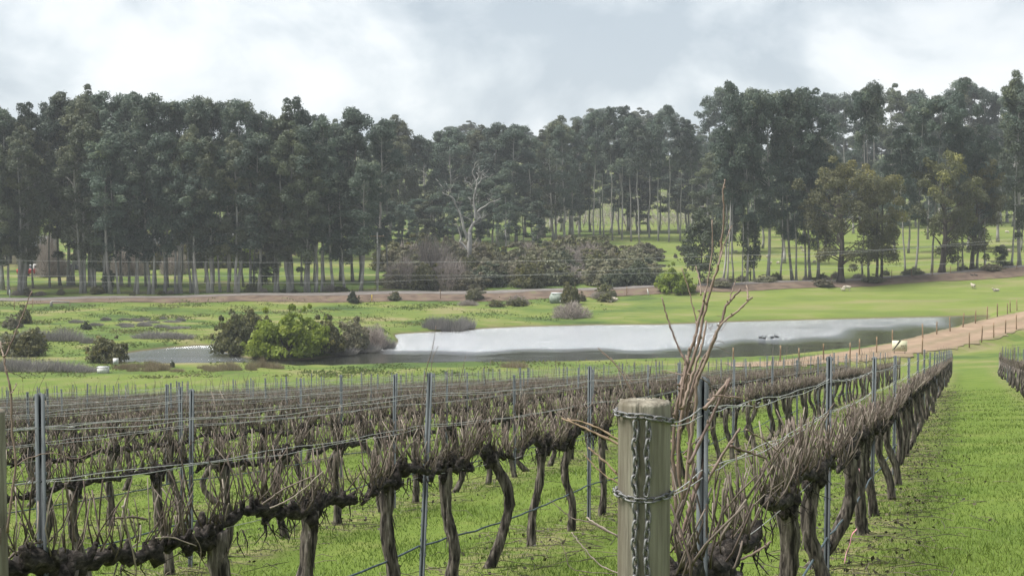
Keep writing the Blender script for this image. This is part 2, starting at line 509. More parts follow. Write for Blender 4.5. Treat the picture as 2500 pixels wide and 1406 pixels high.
# ground sheet, reaching far behind the wooded hills
tcol = np.concatenate([np.linspace(-1.6, -0.42, 40), np.linspace(-0.41, 0.44, 460), np.linspace(0.45, 1.6, 40)])
ylist = np.concatenate([np.linspace(-30, 4, 12), np.linspace(6, 60, 70), np.linspace(61, 110, 70), np.linspace(110.6, 185, 140),
                        np.linspace(185.5, 225, 90), np.linspace(227, 330, 45), np.linspace(335, 700, 60), np.geomspace(720, 1400, 10)])
TT, YY = np.meshgrid(tcol, ylist)
XX = TT * (np.maximum(YY, 1) + PX0)
ZZ = height(XX.ravel(), YY.ravel()).reshape(XX.shape)
gm = MB()
nc = len(tcol); nr = len(ylist)
ii = (np.arange(nr - 1)[:, None] * nc + np.arange(nc - 1)[None, :])
gm.add(np.stack([XX, YY, ZZ], -1).reshape(-1, 3), np.stack([ii, ii + 1, ii + nc + 1, ii + nc], -1).reshape(-1, 4))

RA = math.atan((2361 - 1250) / F)                # heading of the vine rows
RD = np.array([math.sin(RA), math.cos(RA)])
RN = np.array([-math.cos(RA), math.sin(RA)])     # to the left of the rows
ROW0, ROWS = 0.95, 3.05


def mat_ground():
    m, n, l, b = new_mat('meadow')
    b.inputs['Roughness'].default_value = 0.95
    b.inputs['Specular IOR Level'].default_value = 0.1
    tc = N(n, 'ShaderNodeTexCoord')
    sp = N(n, 'ShaderNodeSeparateXYZ'); l.new(tc.outputs['Object'], sp.inputs[0])

    def noise(scale, detail=5.0, rough=0.6, sx=1.0, sy=1.0):
        mp = N(n, 'ShaderNodeMapping'); mp.inputs['Scale'].default_value = (sx, sy, 1)
        l.new(tc.outputs['Object'], mp.inputs[0])
        z = N(n, 'ShaderNodeTexNoise', i_Scale=scale, i_Detail=detail, i_Roughness=rough)
        l.new(mp.outputs[0], z.inputs['Vector'])
        return z.outputs['Fac']

    def ramp(fac, stops):
        r = N(n, 'ShaderNodeValToRGB'); l.new(fac, r.inputs[0])
        els = r.color_ramp.elements
        els[0].position, els[0].color = stops[0][0], (*stops[0][1], 1)
        els[1].position, els[1].color = stops[-1][0], (*stops[-1][1], 1)
        for p, c in stops[1:-1]:
            e = els.new(p); e.color = (*c, 1)
        return r.outputs[0]

    def math_(op, a, b_=None, c=None):
        x = N(n, 'ShaderNodeMath', operation=op)
        for i, q in enumerate((a, b_, c)):
            if q is None: continue
            if isinstance(q, (int, float)): x.inputs[i].default_value = q
            else: l.new(q, x.inputs[i])
        return x.outputs[0]

    def mix(fac, a, b_, mode='MIX'):
        x = N(n, 'ShaderNodeMix', data_type='RGBA', blend_type=mode)
        if isinstance(fac, (int, float)): x.inputs[0].default_value = fac
        else: l.new(fac, x.inputs[0])
        l.new(a, x.inputs[6])
        if isinstance(b_, tuple): x.inputs[7].default_value = (*b_, 1)
        else: l.new(b_, x.inputs[7])
        return x.outputs[2]

    def step(v, lo, hi):
        r = N(n, 'ShaderNodeMapRange', interpolation_type='SMOOTHSTEP'); l.new(v, r.inputs[0])
        r.inputs[1].default_value = lo; r.inputs[2].default_value = hi
        return r.outputs[0]

    fine = noise(9.0, 6, 0.7)
    mid = noise(0.55, 6, 0.65)
    big = noise(0.06, 5, 0.6)
    c = ramp(fine, [(0.25, (0.066, 0.102, 0.017)), (0.5, (0.097, 0.144, 0.023)), (0.75, (0.136, 0.172, 0.038))])
    cm = ramp(mid, [(0.32, (0.044, 0.080, 0.015)), (0.46, (0.090, 0.132, 0.025)), (0.58, (0.116, 0.152, 0.034)), (0.70, (0.175, 0.165, 0.064))])
    c = mix(0.5, c, cm)
    # far meadows: darker sedgy patches and paler dry patches
    far = step(sp.outputs['Y'], 100, 125)
    pf = noise(0.16, 6, 0.65, 0.5, 1.0)
    cf = ramp(pf, [(0.36, (0.036, 0.064, 0.022)), (0.45, (0.072, 0.112, 0.028)), (0.54, (0.118, 0.146, 0.036)), (0.63, (0.185, 0.165, 0.085))])
    cf = mix(math_('MULTIPLY', step(fine, 0.3, 0.7), 0.2), cf, (0.13, 0.165, 0.036))
    # the right-hand paddock is evenly grazed
    pr = math_('MULTIPLY', step(sp.outputs['X'], 12, 34), step(sp.outputs['Y'], 140, 175))
    cr_ = ramp(noise(0.12, 5, 0.6, 0.5, 1.2), [(0.36, (0.105, 0.138, 0.034)), (0.5, (0.132, 0.168, 0.038)), (0.64, (0.180, 0.172, 0.075))])
    cf = mix(math_('MULTIPLY', pr, 0.8), cf, cr_)
    c = mix(far, c, cf)
    # dry strip with prunings under each vine row
    u = math_('ADD', math_('MULTIPLY', sp.outputs['X'], float(RN[0])), math_('MULTIPLY', sp.outputs['Y'], float(RN[1])))
    q = math_('DIVIDE', math_('SUBTRACT', u, ROW0), ROWS)
    q = math_('ABSOLUTE', math_('SUBTRACT', q, math_('ROUND', q)))
    q = math_('ADD', q, math_('MULTIPLY', math_('SUBTRACT', mid, 0.5), 0.35))
    st = math_('SUBTRACT', 1.0, step(q, 0.04, 0.26))
    st = math_('MULTIPLY', st, step(noise(2.6, 6, 0.7), 0.40, 0.62))
    st = math_('MULTIPLY', st, math_('SUBTRACT', 1.0, far))
    lit = ramp(noise(14, 6, 0.75), [(0.3, (0.075, 0.075, 0.028)), (0.5, (0.165, 0.155, 0.070)), (0.7, (0.250, 0.215, 0.125))])
    c = mix(math_('MULTIPLY', st, 0.85), c, lit)
    # mud at the water's edge
    mud = math_('SUBTRACT', 1.0, step(sp.outputs['Z'], 0.02, 0.22))
    c = mix(math_('MULTIPLY', mud, far), c, (0.115, 0.100, 0.055))
    # woodland floor on the hills
    wd = math_('MULTIPLY', step(sp.outputs['Y'], 330, 420), 0.75)
    c = mix(math_('MULTIPLY', wd, step(big, 0.35, 0.6)), c, (0.075, 0.080, 0.040))
    l.new(c, b.inputs['Base Color'])
    bp = N(n, 'ShaderNodeBump', i_Strength=0.6, i_Distance=0.05)
    l.new(fine, bp.inputs['Height']); l.new(bp.outputs[0], b.inputs['Normal'])
    return m


tag(gm.obj('ground', mat_ground(), smooth=True), 'green grass slope and meadows of the valley', kind='structure')

# ------------------------------------------------------------------ lake
lx = np.linspace(-46, 66, 170); ly = np.linspace(118, 186, 120)
LX, LY = np.meshgrid(lx, ly)
sdl = lake_sd(LX.ravel(), LY.ravel())
dn = np.full(LX.size, 1e9)
for i in range(len(NEAR_SHORE) - 1):
    dn = np.minimum(dn, seg_dist(LX.ravel(), LY.ravel(), NEAR_SHORE[i], NEAR_SHORE[i + 1])[0])
wobble = 1.2 * np.sin(LX.ravel() * 0.35) + 0.8 * np.sin(LX.ravel() * 0.83 + 1)
ripple = np.clip((dn - 9.0 - wobble + np.clip((LX.ravel() - 25) / 25, 0, 1) * 8.0) / 4.5, 0, 1)      # wind ripples start clear of the sheltering bank
ripple = np.where((LX.ravel() < -20) & (dn > 2.0), np.maximum(ripple, .55), ripple)      # the open left arm is ruffled too
lm = MB()
nlx = len(lx)
jj = (np.arange(len(ly) - 1)[:, None] * nlx + np.arange(nlx - 1)[None, :]).ravel()
keep = (np.minimum.reduce([sdl[jj], sdl[jj + 1], sdl[jj + nlx], sdl[jj + nlx + 1]]) < 1.2)
jj = jj[keep]
lm.add(np.stack([LX.ravel(), LY.ravel(), np.zeros(LX.size)], -1), np.stack([jj, jj + 1, jj + nlx + 1, jj + nlx], -1), tint=ripple)


def mat_water():
    m, n, l, b = new_mat('lake_water')
    tc = N(n, 'ShaderNodeTexCoord')
    at = N(n, 'ShaderNodeAttribute', attribute_name='tint')
    b.inputs['Base Color'].default_value = (0.028, 0.030, 0.024, 1)
    b.inputs['IOR'].default_value = 1.6
    pm_ = N(n, 'ShaderNodeMapping'); pm_.inputs['Scale'].default_value = (0.10, 0.42, 1); l.new(tc.outputs['Object'], pm_.inputs[0])
    pn = N(n, 'ShaderNodeTexNoise', i_Scale=1.0, i_Detail=6.0, i_Roughness=0.7); l.new(pm_.outputs[0], pn.inputs['Vector'])       # gust streaks
    pa = N(n, 'ShaderNodeMath', operation='MULTIPLY_ADD', i_1=0.9, i_2=-0.46); l.new(pn.outputs['Fac'], pa.inputs[0])
    ps = N(n, 'ShaderNodeMath', operation='ADD'); ps.use_clamp = True; l.new(at.outputs['Fac'], ps.inputs[0]); l.new(pa.outputs[0], ps.inputs[1])
    b.inputs['Specular IOR Level'].default_value = 0.8
    mr = N(n, 'ShaderNodeMapRange', i_3=0.10, i_4=0.26); l.new(ps.outputs[0], mr.inputs[0]); l.new(mr.outputs[0], b.inputs['Roughness'])
    mp = N(n, 'ShaderNodeMapping'); mp.inputs['Scale'].default_value = (1.0, 2.2, 1)
    l.new(tc.outputs['Object'], mp.inputs[0])
    w1 = N(n, 'ShaderNodeTexNoise', i_Scale=1.5, i_Detail=6.0, i_Roughness=0.7); l.new(mp.outputs[0], w1.inputs['Vector'])
    st = N(n, 'ShaderNodeMapRange', i_3=0.05, i_4=1.0); l.new(ps.outputs[0], st.inputs[0])
    bp = N(n, 'ShaderNodeBump', i_Distance=0.28); l.new(st.outputs[0], bp.inputs['Strength']); l.new(w1.outputs['Fac'], bp.inputs['Height'])
    l.new(bp.outputs[0], b.inputs['Normal'])
    gl = N(n, 'ShaderNodeBsdfGlossy'); gl.inputs['Color'].default_value = (.95, .97, 1, 1)
    l.new(mr.outputs[0], gl.inputs['Roughness']); l.new(bp.outputs[0], gl.inputs['Normal'])
    mf = N(n, 'ShaderNodeMapRange', i_3=0.10, i_4=0.70); l.new(ps.outputs[0], mf.inputs[0])
    mx = N(n, 'ShaderNodeMixShader'); l.new(mf.outputs[0], mx.inputs[0]); l.new(b.outputs[0], mx.inputs[1]); l.new(gl.outputs[0], mx.inputs[2])
    l.new(mx.outputs[0], n['Material Output'].inputs['Surface'])
    return m


tag(lm.obj('lake', mat_water(), smooth=True), 'farm dam lake with rippled pale water', kind='structure')


# ------------------------------------------------------------------ road, bank and dam track sheets
def strip_sheet(name, mat, k0, f0, k1, f1, lift, tp0=-0.36, tp1=0.40, cols=260, rows=5):
    tp = np.linspace(tp0, tp1, cols)
    Y, Z = prof(tp)
    vs = []
    for r in np.linspace(0, 1, rows):
        ya = Y[k0] * (1 - f0) + Y[k0 + 1] * f0; yb = Y[k1] * (1 - f1) + Y[k1 + 1] * f1
        y = ya * (1 - r) + yb * r
        x = tp * (y + PX0)
        vs.append(np.stack([x, y, height(x, y) + lift], -1))
    mb = MB()
    q = (np.arange(rows - 1)[:, None] * cols + np.arange(cols - 1)[None, :])
    mb.add(np.concatenate(vs), np.stack([q, q + 1, q + cols + 1, q + cols], -1).reshape(-1, 4))
    return tag(mb.obj(name, mat, smooth=True), kind='structure')


strip_sheet('road', M['asphalt'], 7, 0.02, 7, 0.98, 0.07)
strip_sheet('road_bank', M['soil'], 6, 0.25, 7, 0.0, 0.05, tp0=-0.28, rows=8)

tk = []
for i in range(len(TRACK) - 1):
    for u in np.linspace(0, 1, 14, endpoint=(i == len(TRACK) - 2)):
        tk.append(TRACK[i] * (1 - u) + TRACK[i + 1] * u)
tk = np.array(tk)
td = np.gradient(tk[:, :2], axis=0); td /= np.linalg.norm(td, axis=1)[:, None]
tn = np.stack([-td[:, 1], td[:, 0]], -1)
mb = MB(); wv = []
for w in np.linspace(-1, 1, 17):
    e = rs.normal(0, 0.22, len(tk)) if abs(w) == 1 else 0
    p = tk[:, :2] + tn * ((tk[:, 3] * w + e))[:, None]
    wv.append(np.stack([p[:, 0], p[:, 1], np.maximum(height(p[:, 0], p[:, 1]), tk[:, 2] - 0.12) + 0.05], -1))
q = (np.arange(16)[:, None] * len(tk) + np.arange(len(tk) - 1)[None, :])
rut = np.repeat([1, .7, .2, 0, .1, 0, .15, .55, .75, .55, .15, 0, .1, 0, .2, .7, 1], len(tk)) + rs.normal(0, .12, 17 * len(tk))
mb.add(np.concatenate(wv), np.stack([q, q + 1, q + len(tk) + 1, q + len(tk)], -1).reshape(-1, 4), tint=np.clip(rut, 0, 1) * .8)
tag(mb.obj('dirt_road', M['track'], smooth=True), kind='structure')

# ------------------------------------------------------------------ vineyard
ROW_RZ = math.pi / 2 - RA
SLOPE = -0.1139 * RD[1] + 0.041 * RD[0]          # fall of the ground along a row
ORD = ['first', 'second', 'third', 'fourth', 'fifth', 'sixth', 'seventh', 'eighth', 'ninth', 'tenth', 'eleventh', 'twelfth', 'thirteenth',
       'fourteenth', 'fifteenth', 'sixteenth', 'seventeenth', 'eighteenth', 'nineteenth', 'twentieth']


def row_xy(n, s):
    u = ROW0 + ROWS * n
    return RD * s + RN * u


def row_s(n, xpx):
    """distance along row n where it crosses image column xpx"""
    a = RA - math.atan((xpx - 1250.0) / F)
    return (ROW0 + ROWS * n) / math.tan(a)


def row_end(n):
    if n == -1: return 95.0
    if n == 0: return 112.0
    u = ROW0 + ROWS * n
    return (91.5 - RN[1] * u) / RD[1]


def to_px(p):
    x, y, z = p
    f = y * math.cos(PITCH) - (z - ZC) * math.sin(PITCH)
    b = y * math.sin(PITCH) + (z - ZC) * math.cos(PITCH)
    return 1250 + F * x / f, 703 - F * b / f


def row_where(n):
    if n == -1: return 'the row across the open grass lane'
    if n == 0: return 'the row tied to the chained wooden post'
    return 'the %s row counted from the chained post' % ORD[n]


def vine_label(n, s):
    if n in (0, 1):
        p0 = [5.4, 10.7, 16.0] if n == 0 else [5.6, 10.5, 15.7]
        k = 3 + int((s - p0[2]) / 5.2)
        w = "the chained post's row" if n == 0 else 'the second row from the chained post'
        return 'grapevine between the %s and %s steel posts of %s' % (ORD[min(k, 19) - 1], ORD[min(k, 18)], w) if s < 95 else 'grapevine at the far end of %s' % w
    return 'grapevine in %s' % row_where(n)


def build_vine(rng, lod=0, curve=None, dense=1.0, cane=(0.12, 0.31), r0=0.052, hc=0.93, arms=(0.68, 0.68), tall=0, head=1.5):
    """lod 0 near, 1 middle, 2 far.  Local x runs along the row."""
    T, C, S = MB(), MB(), MB()
    r0 = r0 * .80
    sides = (16, 9, 5)[lod]; rings = (18, 9, 4)[lod]
    if curve is None:
        a = rng.uniform(-0.11, 0.11); b = rng.uniform(-0.08, 0.08)
        curve = [a + b, a + .06 * rng.normal(), a * 0.3 - b * 0.9, 0]
    k = len(curve)
    zz = np.linspace(-0.06, hc, k)
    pts = smooth_path([(curve[i] * .6, -curve[i] + (rng.uniform(-0.02, 0.02) if i < k - 1 else 0), zz[i]) for i in range(k)], rings)
    u = np.linspace(0, 1, rings)
    rad = r0 * (1.0 + 0.35 * np.exp(-u * 9) + 0.25 * np.exp(-(1 - u) * 5) + (0.07 * rng.normal(0, 1, rings) if lod < 2 else 0))
    tube(T, pts, rad, sides, (0.10, 0.08, 0.0)[lod], rng)
    hx, hy = pts[-1][0], pts[-1][1]
    # the knuckled head
    if lod < 2:
        for i in range((7, 4)[lod]):
            d = rng.uniform(-1, 1, 3) * (0.09, 0.05, 0.06)
            q = np.array([hx, hy, hc]) + d
            tube(C, [q - (0, 0, 0.06), q - (0.02, 0, 0.02), q + (0.02, 0, 0.03), q + (0.01, 0, 0.07)], [0.015, r0 * rng.uniform(.6, .95), r0 * rng.uniform(.5, .8), 0.012], (9, 6)[lod], 0.22, rng)
    nspur = 0
    for sgn, L in ((1, arms[0]), (-1, arms[1])):
        na = (14, 8, 4)[lod]
        uu = np.linspace(0, 1, na)
        wob = np.cumsum(rng.normal(0, 0.016, na)) - uu * 0.01
        rise = hc + 0.035 * np.sin(uu * 3.1 * rng.uniform(.6, 1.3)) + wob
        p = np.stack([hx + sgn * uu * L, hy + np.cumsum(rng.normal(0, 0.008, na)), rise + SLOPE * (sgn * uu * L)], -1)
        ra = r0 * (0.80 - 0.30 * uu) * (1 + (0.26 * rng.normal(0, 1, na) if lod < 2 else 0))
        ra = np.maximum(ra, r0 * 0.4)
        ra[-1] *= 0.55
        tube(C, p, ra, (12, 7, 5)[lod], (0.22, 0.18, 0.1)[lod], rng)
        nk = int((13, 9, 6)[lod])
        for i in range(nk):
            f = (i + rng.uniform(0.2, 0.8)) / nk
            b = np.array([np.interp(f, uu, p[:, j]) for j in range(3)])
            rb = np.interp(f, uu, ra)
            if lod < 2:      # spur knuckle
                o = np.array([rng.normal(0, .01), rng.normal(0, rb * 0.6), rb * 0.5])
                top = b + o + np.array([rng.normal(0, .025), rng.normal(0, .02), rng.uniform(.03, .085)])
                tube(C, [b + o * 0.2, b + o, top], [rb * .8, rb * rng.uniform(.45, .75), rb * .30], (7, 5)[lod], 0.2, rng)
            else:
                top = b + (0, 0, rb * 0.6)
            m = rng.poisson(2.9 * dense) if lod < 2 else max(1, rng.poisson(3.0 * dense))
            for _ in range(m):
                Lc = rng.uniform(*cane) * (1.0 if rng.rand() > 0.12 else rng.uniform(0.4, 1.5))
                d = np.array([rng.normal(0, 0.33), rng.normal(0, 0.30), 1.0]); d /= np.linalg.norm(d)
                s0 = top + rng.normal(0, 0.015, 3) + np.array([rng.normal(0, 0.05), 0, -0.02])
                r = rng.uniform(0.0024, 0.0048) * (1, 1.1, 1.5)[lod]
                if lod == 2:
                    tube(S, [s0, s0 + d * Lc], [r, r * 0.8], 3, 0, rng, False, rng.beta(0.8, 1.8))
                else:
                    bd = rng.normal(0, 0.085, 3)
                    tube(S, [s0, s0 + d * Lc * .35 + bd * Lc, s0 + d * Lc * .7 + bd * Lc * .6, s0 + d * Lc], [r * 1.25, r, r * 1.05, r * .9], (6, 4)[lod], 0.06, rng, True, rng.beta(0.6, 2.6))
    for _ in range(tall):
        L = rng.uniform(0.45, 1.05)
        s0 = np.array([hx + rng.uniform(-.5, .5), hy + rng.normal(0, .03), hc])
        d = np.array([rng.normal(0, 0.22), rng.normal(0, 0.14), 1.0])
        q = [s0, s0 + d * L * .4 + rng.normal(0, .03, 3), s0 + d * L * .75 + rng.normal(0, .05, 3), s0 + d * L]
        tube(S, q, np.array([.006, .005, .0045, .003]) * (1, 1.1, 1.6)[lod], (5, 4, 3)[lod], 0.05, rng, True, rng.uniform(0, .5))
    if lod < 2:       # strips of peeling bark and dead twigs hanging from head and arms
        for i in range((46, 16)[lod]):
            if rng.rand() < 0.55:
                f = rng.rand(); j = int(f * (rings - 1)); a = rng.uniform(0, 6.28)
                b = pts[j] + np.array([math.cos(a), math.sin(a), 0]) * rad[j] * 1.0
                L = rng.uniform(.05, .17); o = np.array([math.cos(a), math.sin(a), 0]) * rng.uniform(.004, .022)
                w = np.array([-math.sin(a), math.cos(a), 0]) * rng.uniform(.003, .008)
                v = [b - w, b + w, b + o - (0, 0, L * .5) + w, b + o - (0, 0, L * .5) - w, b + o * 2.2 - (0, 0, L)]
                T.add(v, [(0, 1, 2, 3)], [(3, 2, 4)])
            else:
                b = np.array([hx + rng.uniform(-arms[1], arms[0]), hy + rng.normal(0, .03), 0])
                b[2] = hc + SLOPE * (b[0] - hx) - r0 * .5
                L = rng.uniform(.05, .16)
                tube(C, [b, b + (rng.normal(0, .02), rng.normal(0, .02), -L * .5), b + (rng.normal(0, .05), rng.normal(0, .04), -L)], [.006, .004, .002], 4, .1, rng)
    return T, C, S


def vine_object(n, s, meshes, label, group=None, rz=0.0, mirror=False):
    xy = row_xy(n, s)
    e = empty('grapevine', on(xy[0], xy[1]), label, 'grapevine', group, ROW_RZ + rz)
    link('trunk', meshes[0], e); link('cordon', meshes[1], e)
    tag(link('canes', meshes[2], e), kind='stuff')
    return e


def vine_meshes(rng, **kw):
    T, C, S = build_vine(rng, **kw)
    return (T.mesh('trunk', M['bark_vine'], True), C.mesh('cordon', M['bark_cordon'], True), S.mesh('canes', M['cane'], False))


# vines placed one by one where the photograph shows them
HAND = {0: [], 1: []}
VINES = {0: [], 1: []}
rv = np.random.RandomState(21)
r2_heads = [(130, [.02, -.05, -.02, 0], .075, 'thick black-headed grapevine with one red shoot beside the weathered end post'),
            (505, [-.02, .0, .03, .02], .062, 'stout grapevine with shaggy low head, second from the weathered end post'),
            (745, [-.10, -.07, -.01, .02], .062, 'grapevine whose trunk leans over under a big knotted head'),
            (945, [.01, .02, -.02, 0], .058, 'straight upright grapevine left of the steel post wrapped by a long cane'),
            (1092, [-.03, .04, .0, -.02], .055, 'grapevine with forked Y-shaped head just past the steel post'),
            (1195, [-.04, .09, .16, .0], .052, 'grapevine with an S-curved trunk bulging sideways'),
            (1318, [-.09, -.05, .0, .02], .048, 'slim grapevine leaning with dark tufted head'),
            (1392, [.0, .03, -.05, .02], .050, 'dark grapevine with sickle-curved blackened lower trunk'),
            (1472, [-.02, .0, .0, .0], .046, 'plain straight grapevine just beyond the last full steel post of its row')]
for k, (xp, cv, r, lab) in enumerate(r2_heads):
    s = row_s(1, xp)
    ms = vine_meshes(np.random.RandomState(100 + k), lod=0, curve=cv, r0=r, hc=0.94 if k < 3 else 1.0, dense=1.05 if k < 4 else 1.4, cane=(0.12, 0.36), arms=(0.80, 0.72) if k < 2 else (0.66, 0.66))
    VINES[1].append(vine_object(1, s, ms, lab))
    HAND[1].append(s)
r1_spots = [(5.75, [.05, .02, .0, .0], .085, 1.6, 'massive black vine stump with tall reddish unpruned shoots behind the chained post'),
            (8.05, [-.12, -.03, .03, .0], .062, 1.6, 'grapevine with leaning grey trunk under an arching spray of cut canes'),
            (9.75, [.14, .05, -.02, .0], .060, 1.5, 'grapevine with trunk slanting towards the steel post foot'),
            (12.2, [-.26, -.06, .06, .03], .066, 1.5, 'grapevine with bowed grey trunk carrying a pink tape'),
            (14.2, [.05, .0, .0, .0], .062, 1.8, None), (15.9, [.06, .0, -.05, .0], .060, 1.8, None)]
for k, (s, cv, r, dn_, lab) in enumerate(r1_spots):
    ms = vine_meshes(np.random.RandomState(200 + k), lod=0, curve=cv, r0=r, hc=0.98 if k else 0.93, dense=dn_, cane=(0.15, 0.34) if k < 3 else (0.12, 0.28), arms=(1.5, 0.9) if k == 0 else (1.0, 0.9) if k < 3 else (0.95, 0.95))
    VINES[0].append(vine_object(0, s, ms, lab or 'grapevine in %s' % row_where(0), None if lab else 'vines of row 1'))
    HAND[0].append(s)

NV1 = 12
mid_vars = [vine_meshes(np.random.RandomState(300 + i), lod=1, dense=1.5, tall=(0, 1, 1, 2)[i % 4]) for i in range(NV1)]
mid_wide = [vine_meshes(np.random.RandomState(330 + i), lod=1, dense=1.8, tall=(0, 0, 1)[i % 3], arms=(.95, .95), r0=.056) for i in range(10)]
far_vars = [build_vine(np.random.RandomState(400 + i), lod=2, dense=2.0, tall=(1, 0, 3, 1)[i % 4]) for i in range(8)]
spots = []
for n in range(-1, 20):
    s = {0: 17.7, 1: row_s(1, 1472) + 1.3}.get(n, 6.0 + rv.uniform(0, 1.0))
    end = row_end(n) - 0.6
    while s < end:
        xy = row_xy(n, s)
        if xy[1] > 3:
            q = to_px((xy[0], xy[1], hz(*xy) + 1.0))
            if -90 < q[0] < 2600:
                spots.append((math.hypot(*xy), n, s))
        s += (1.85 if n == 0 else 1.32) + rv.normal(0, 0.05)
spots.sort()
N_IND = 300 - len(HAND[0]) - len(HAND[1])
TT_, CC_, SS_ = MB(), MB(), MB()
ca, sa = math.cos(ROW_RZ), math.sin(ROW_RZ)
for i, (d, n, s) in enumerate(spots):
    if i < N_IND:
        vine_object(n, s, mid_wide[rv.randint(10)] if n == 0 else mid_vars[rv.randint(NV1)], vine_label(n, s), 'vines of row %d' % (n + 1), 0.0 if rv.rand() < .5 else rv.normal(0, .05))
    else:
        xy = row_xy(n, s)
        g = on(xy[0], xy[1])
        for src, dst in zip(far_vars[rv.randint(8)], (TT_, CC_, SS_)):
            v = np.concatenate(src.v)
            w = np.stack([v[:, 0] * ca - v[:, 1] * sa, v[:, 0] * sa + v[:, 1] * ca, v[:, 2]], -1) + g
            dst.add(w, np.concatenate(src.q) if src.q else None, np.concatenate(src.t) if src.t else None, np.concatenate(src.c))
e = tag(TT_.obj('distant_vines', M['bark_vine'], smooth=True), 'far rows of pruned grapevines running down to the lake', 'vines', kind='stuff')
tag(CC_.obj('cordons', M['bark_cordon'], e), kind='stuff')
tag(SS_.obj('canes', M['cane'], e), kind='stuff')
print('vine spots', len(spots))

# ---- long unpruned canes that stand up out of the pruned rows (each is a part of its vine)
def long_canes(e, depth, paths, mat):
    """each cane is a part of the vine e; paths: list of (pixel points, r_bottom, r_top, depth offset)"""
    off = np.array(e.location); rz = e.rotation_euler[2]
    c_, s_ = math.cos(-rz), math.sin(-rz)
    for pts, r0_, r1_, dd in paths:
        P = np.array([px(x, y, depth + dd + 0.10 * (i / max(1, len(pts) - 1) - .5)) for i, (x, y) in enumerate(pts)]) - off
        P = np.stack([P[:, 0] * c_ - P[:, 1] * s_, P[:, 0] * s_ + P[:, 1] * c_, P[:, 2]], -1)
        m = max(10, len(P) * 5)
        Q = smooth_path(P, m)
        Q += rs.normal(0, 0.0012, Q.shape)
        rr = np.linspace(r0_, r1_, m) * .58
        rr[::4] *= 1.35                        # nodes
        mb = MB(); tube(mb, Q, rr, 8, 0.05, rs, True, rs.uniform(0, .55))
        for j in range(4, m - 2, 4):           # buds
            if rs.rand() < .6:
                d = rand_dirs(1)[0]; d[2] = abs(d[2])
                tube(mb, [Q[j], Q[j] + d * rr[j] * 1.9, Q[j] + d * rr[j] * 2.8], [rr[j] * .7, rr[j] * .5, rr[j] * .1], 5, .1)
        mb.obj('cane', mat, e, True)


Z = lambda pts: [(1580 + a * .4124, 420 + b * .4124) for a, b in pts]
Q2 = lambda pts: [(1450 + a * .3883, 860 + b * .3883) for a, b in pts]
D1 = 5.35
tallp = [
    (Q2([(520, 1010), (500, 700), (505, 450), (545, 250)]) + Z([(290, 1060), (320, 920), (350, 790), (395, 640), (430, 520), (440, 420), (455, 220), (450, 110), (465, 45)]), .0125, .0040, 0.0),
    (Q2([(560, 960), (530, 640), (560, 330), (590, 60)]) + Z([(240, 1100), (280, 990), (305, 880), (330, 790), (345, 705)]), .0125, .0075, .05),
    (Z([(190, 1390), (215, 1250), (232, 1140), (205, 1080), (170, 1000), (140, 920), (110, 830), (85, 740)]), .0085, .0038, -.05),
    (Z([(230, 1330), (270, 1100), (290, 900), (265, 780), (235, 660), (205, 565)]), .0055, .0026, .1),
    (Q2([(575, 900), (600, 600), (640, 330)]) + Z([(290, 1260), (340, 1130), (390, 1000), (440, 900), (540, 820), (600, 760), (620, 742)]), .0115, .0050, -.04),
    (Z([(592, 762), (596, 715), (588, 668)]), .0050, .0038, -.04),
    (Q2([(640, 820), (600, 520), (590, 350)]) + Z([(300, 1230), (370, 1060), (400, 970), (440, 890), (465, 800), (510, 745), (555, 690)]), .0115, .0062, .06),
    (Z([(490, 760), (505, 700), (524, 640)]), .0040, .0025, .06),
    (Z([(322, 930), (335, 780), (360, 640), (382, 480), (385, 290)]), .0056, .0030, .12),
    (Z([(420, 560), (455, 430), (500, 320)]), .0048, .0030, .02),
    (Z([(210, 1400), (250, 1260), (300, 1100), (330, 990), (350, 880)]), .0095, .0055, -.08),
    (Z([(245, 1400), (275, 1250), (330, 1110), (395, 1010), (420, 930)]), .0085, .0050, .10),
    (Z([(200, 1400), (195, 1290), (240, 1090)]), .0115, .0085, .02),
    (Z([(320, 730), (310, 640), (288, 555)]), .0046, .0030, .0),
    (Z([(340, 1400), (420, 1310), (490, 1222)]), .0120, .0100, -.1),
    (Z([(210, 1205), (150, 1185), (85, 1178)]), .0038, .0022, -.02),
    (Z([(320, 1220), (370, 1260), (420, 1330)]), .0032, .0020, -.08),
    (Q2([(600, 700), (700, 490), (850, 180)]), .0105, .0085, -.12),
    (Q2([(560, 640), (640, 560), (700, 500), (760, 470)]), .0050, .0040, .0),
    (Q2([(745, 270), (940, 290), (990, 320), (1030, 365)]), .0045, .0035, -.1),
    (Q2([(955, 485), (1060, 545), (1165, 630)]), .0060, .0030, .3),
    (Q2([(860, 590), (960, 625), (1080, 665)]), .0085, .0050, .25),
    (Q2([(500, 1240), (620, 1010), (780, 690), (920, 480)]), .0105, .0090, .2),
    (Q2([(520, 1260), (580, 1060), (660, 800), (705, 620)]), .0125, .0110, .05),
    (Q2([(730, 1350), (900, 1310), (1040, 1240), (1110, 1190)]), .0090, .0075, .6),
    (Z([(375, 935), (360, 905), (378, 890), (388, 908), (370, 922)]), .0016, .0012, -.02),
    (Z([(440, 940), (470, 870), (410, 850)]), .0018, .0012, -.02),
    (Z([(395, 1010), (430, 1000), (462, 1018)]), .0018, .0012, -.02),
    (Z([(390, 1030), (440, 1045), (486, 1075)]), .0020, .0012, -.02),
]
long_canes(VINES[0][0], D1, tallp, M['cane_red'])
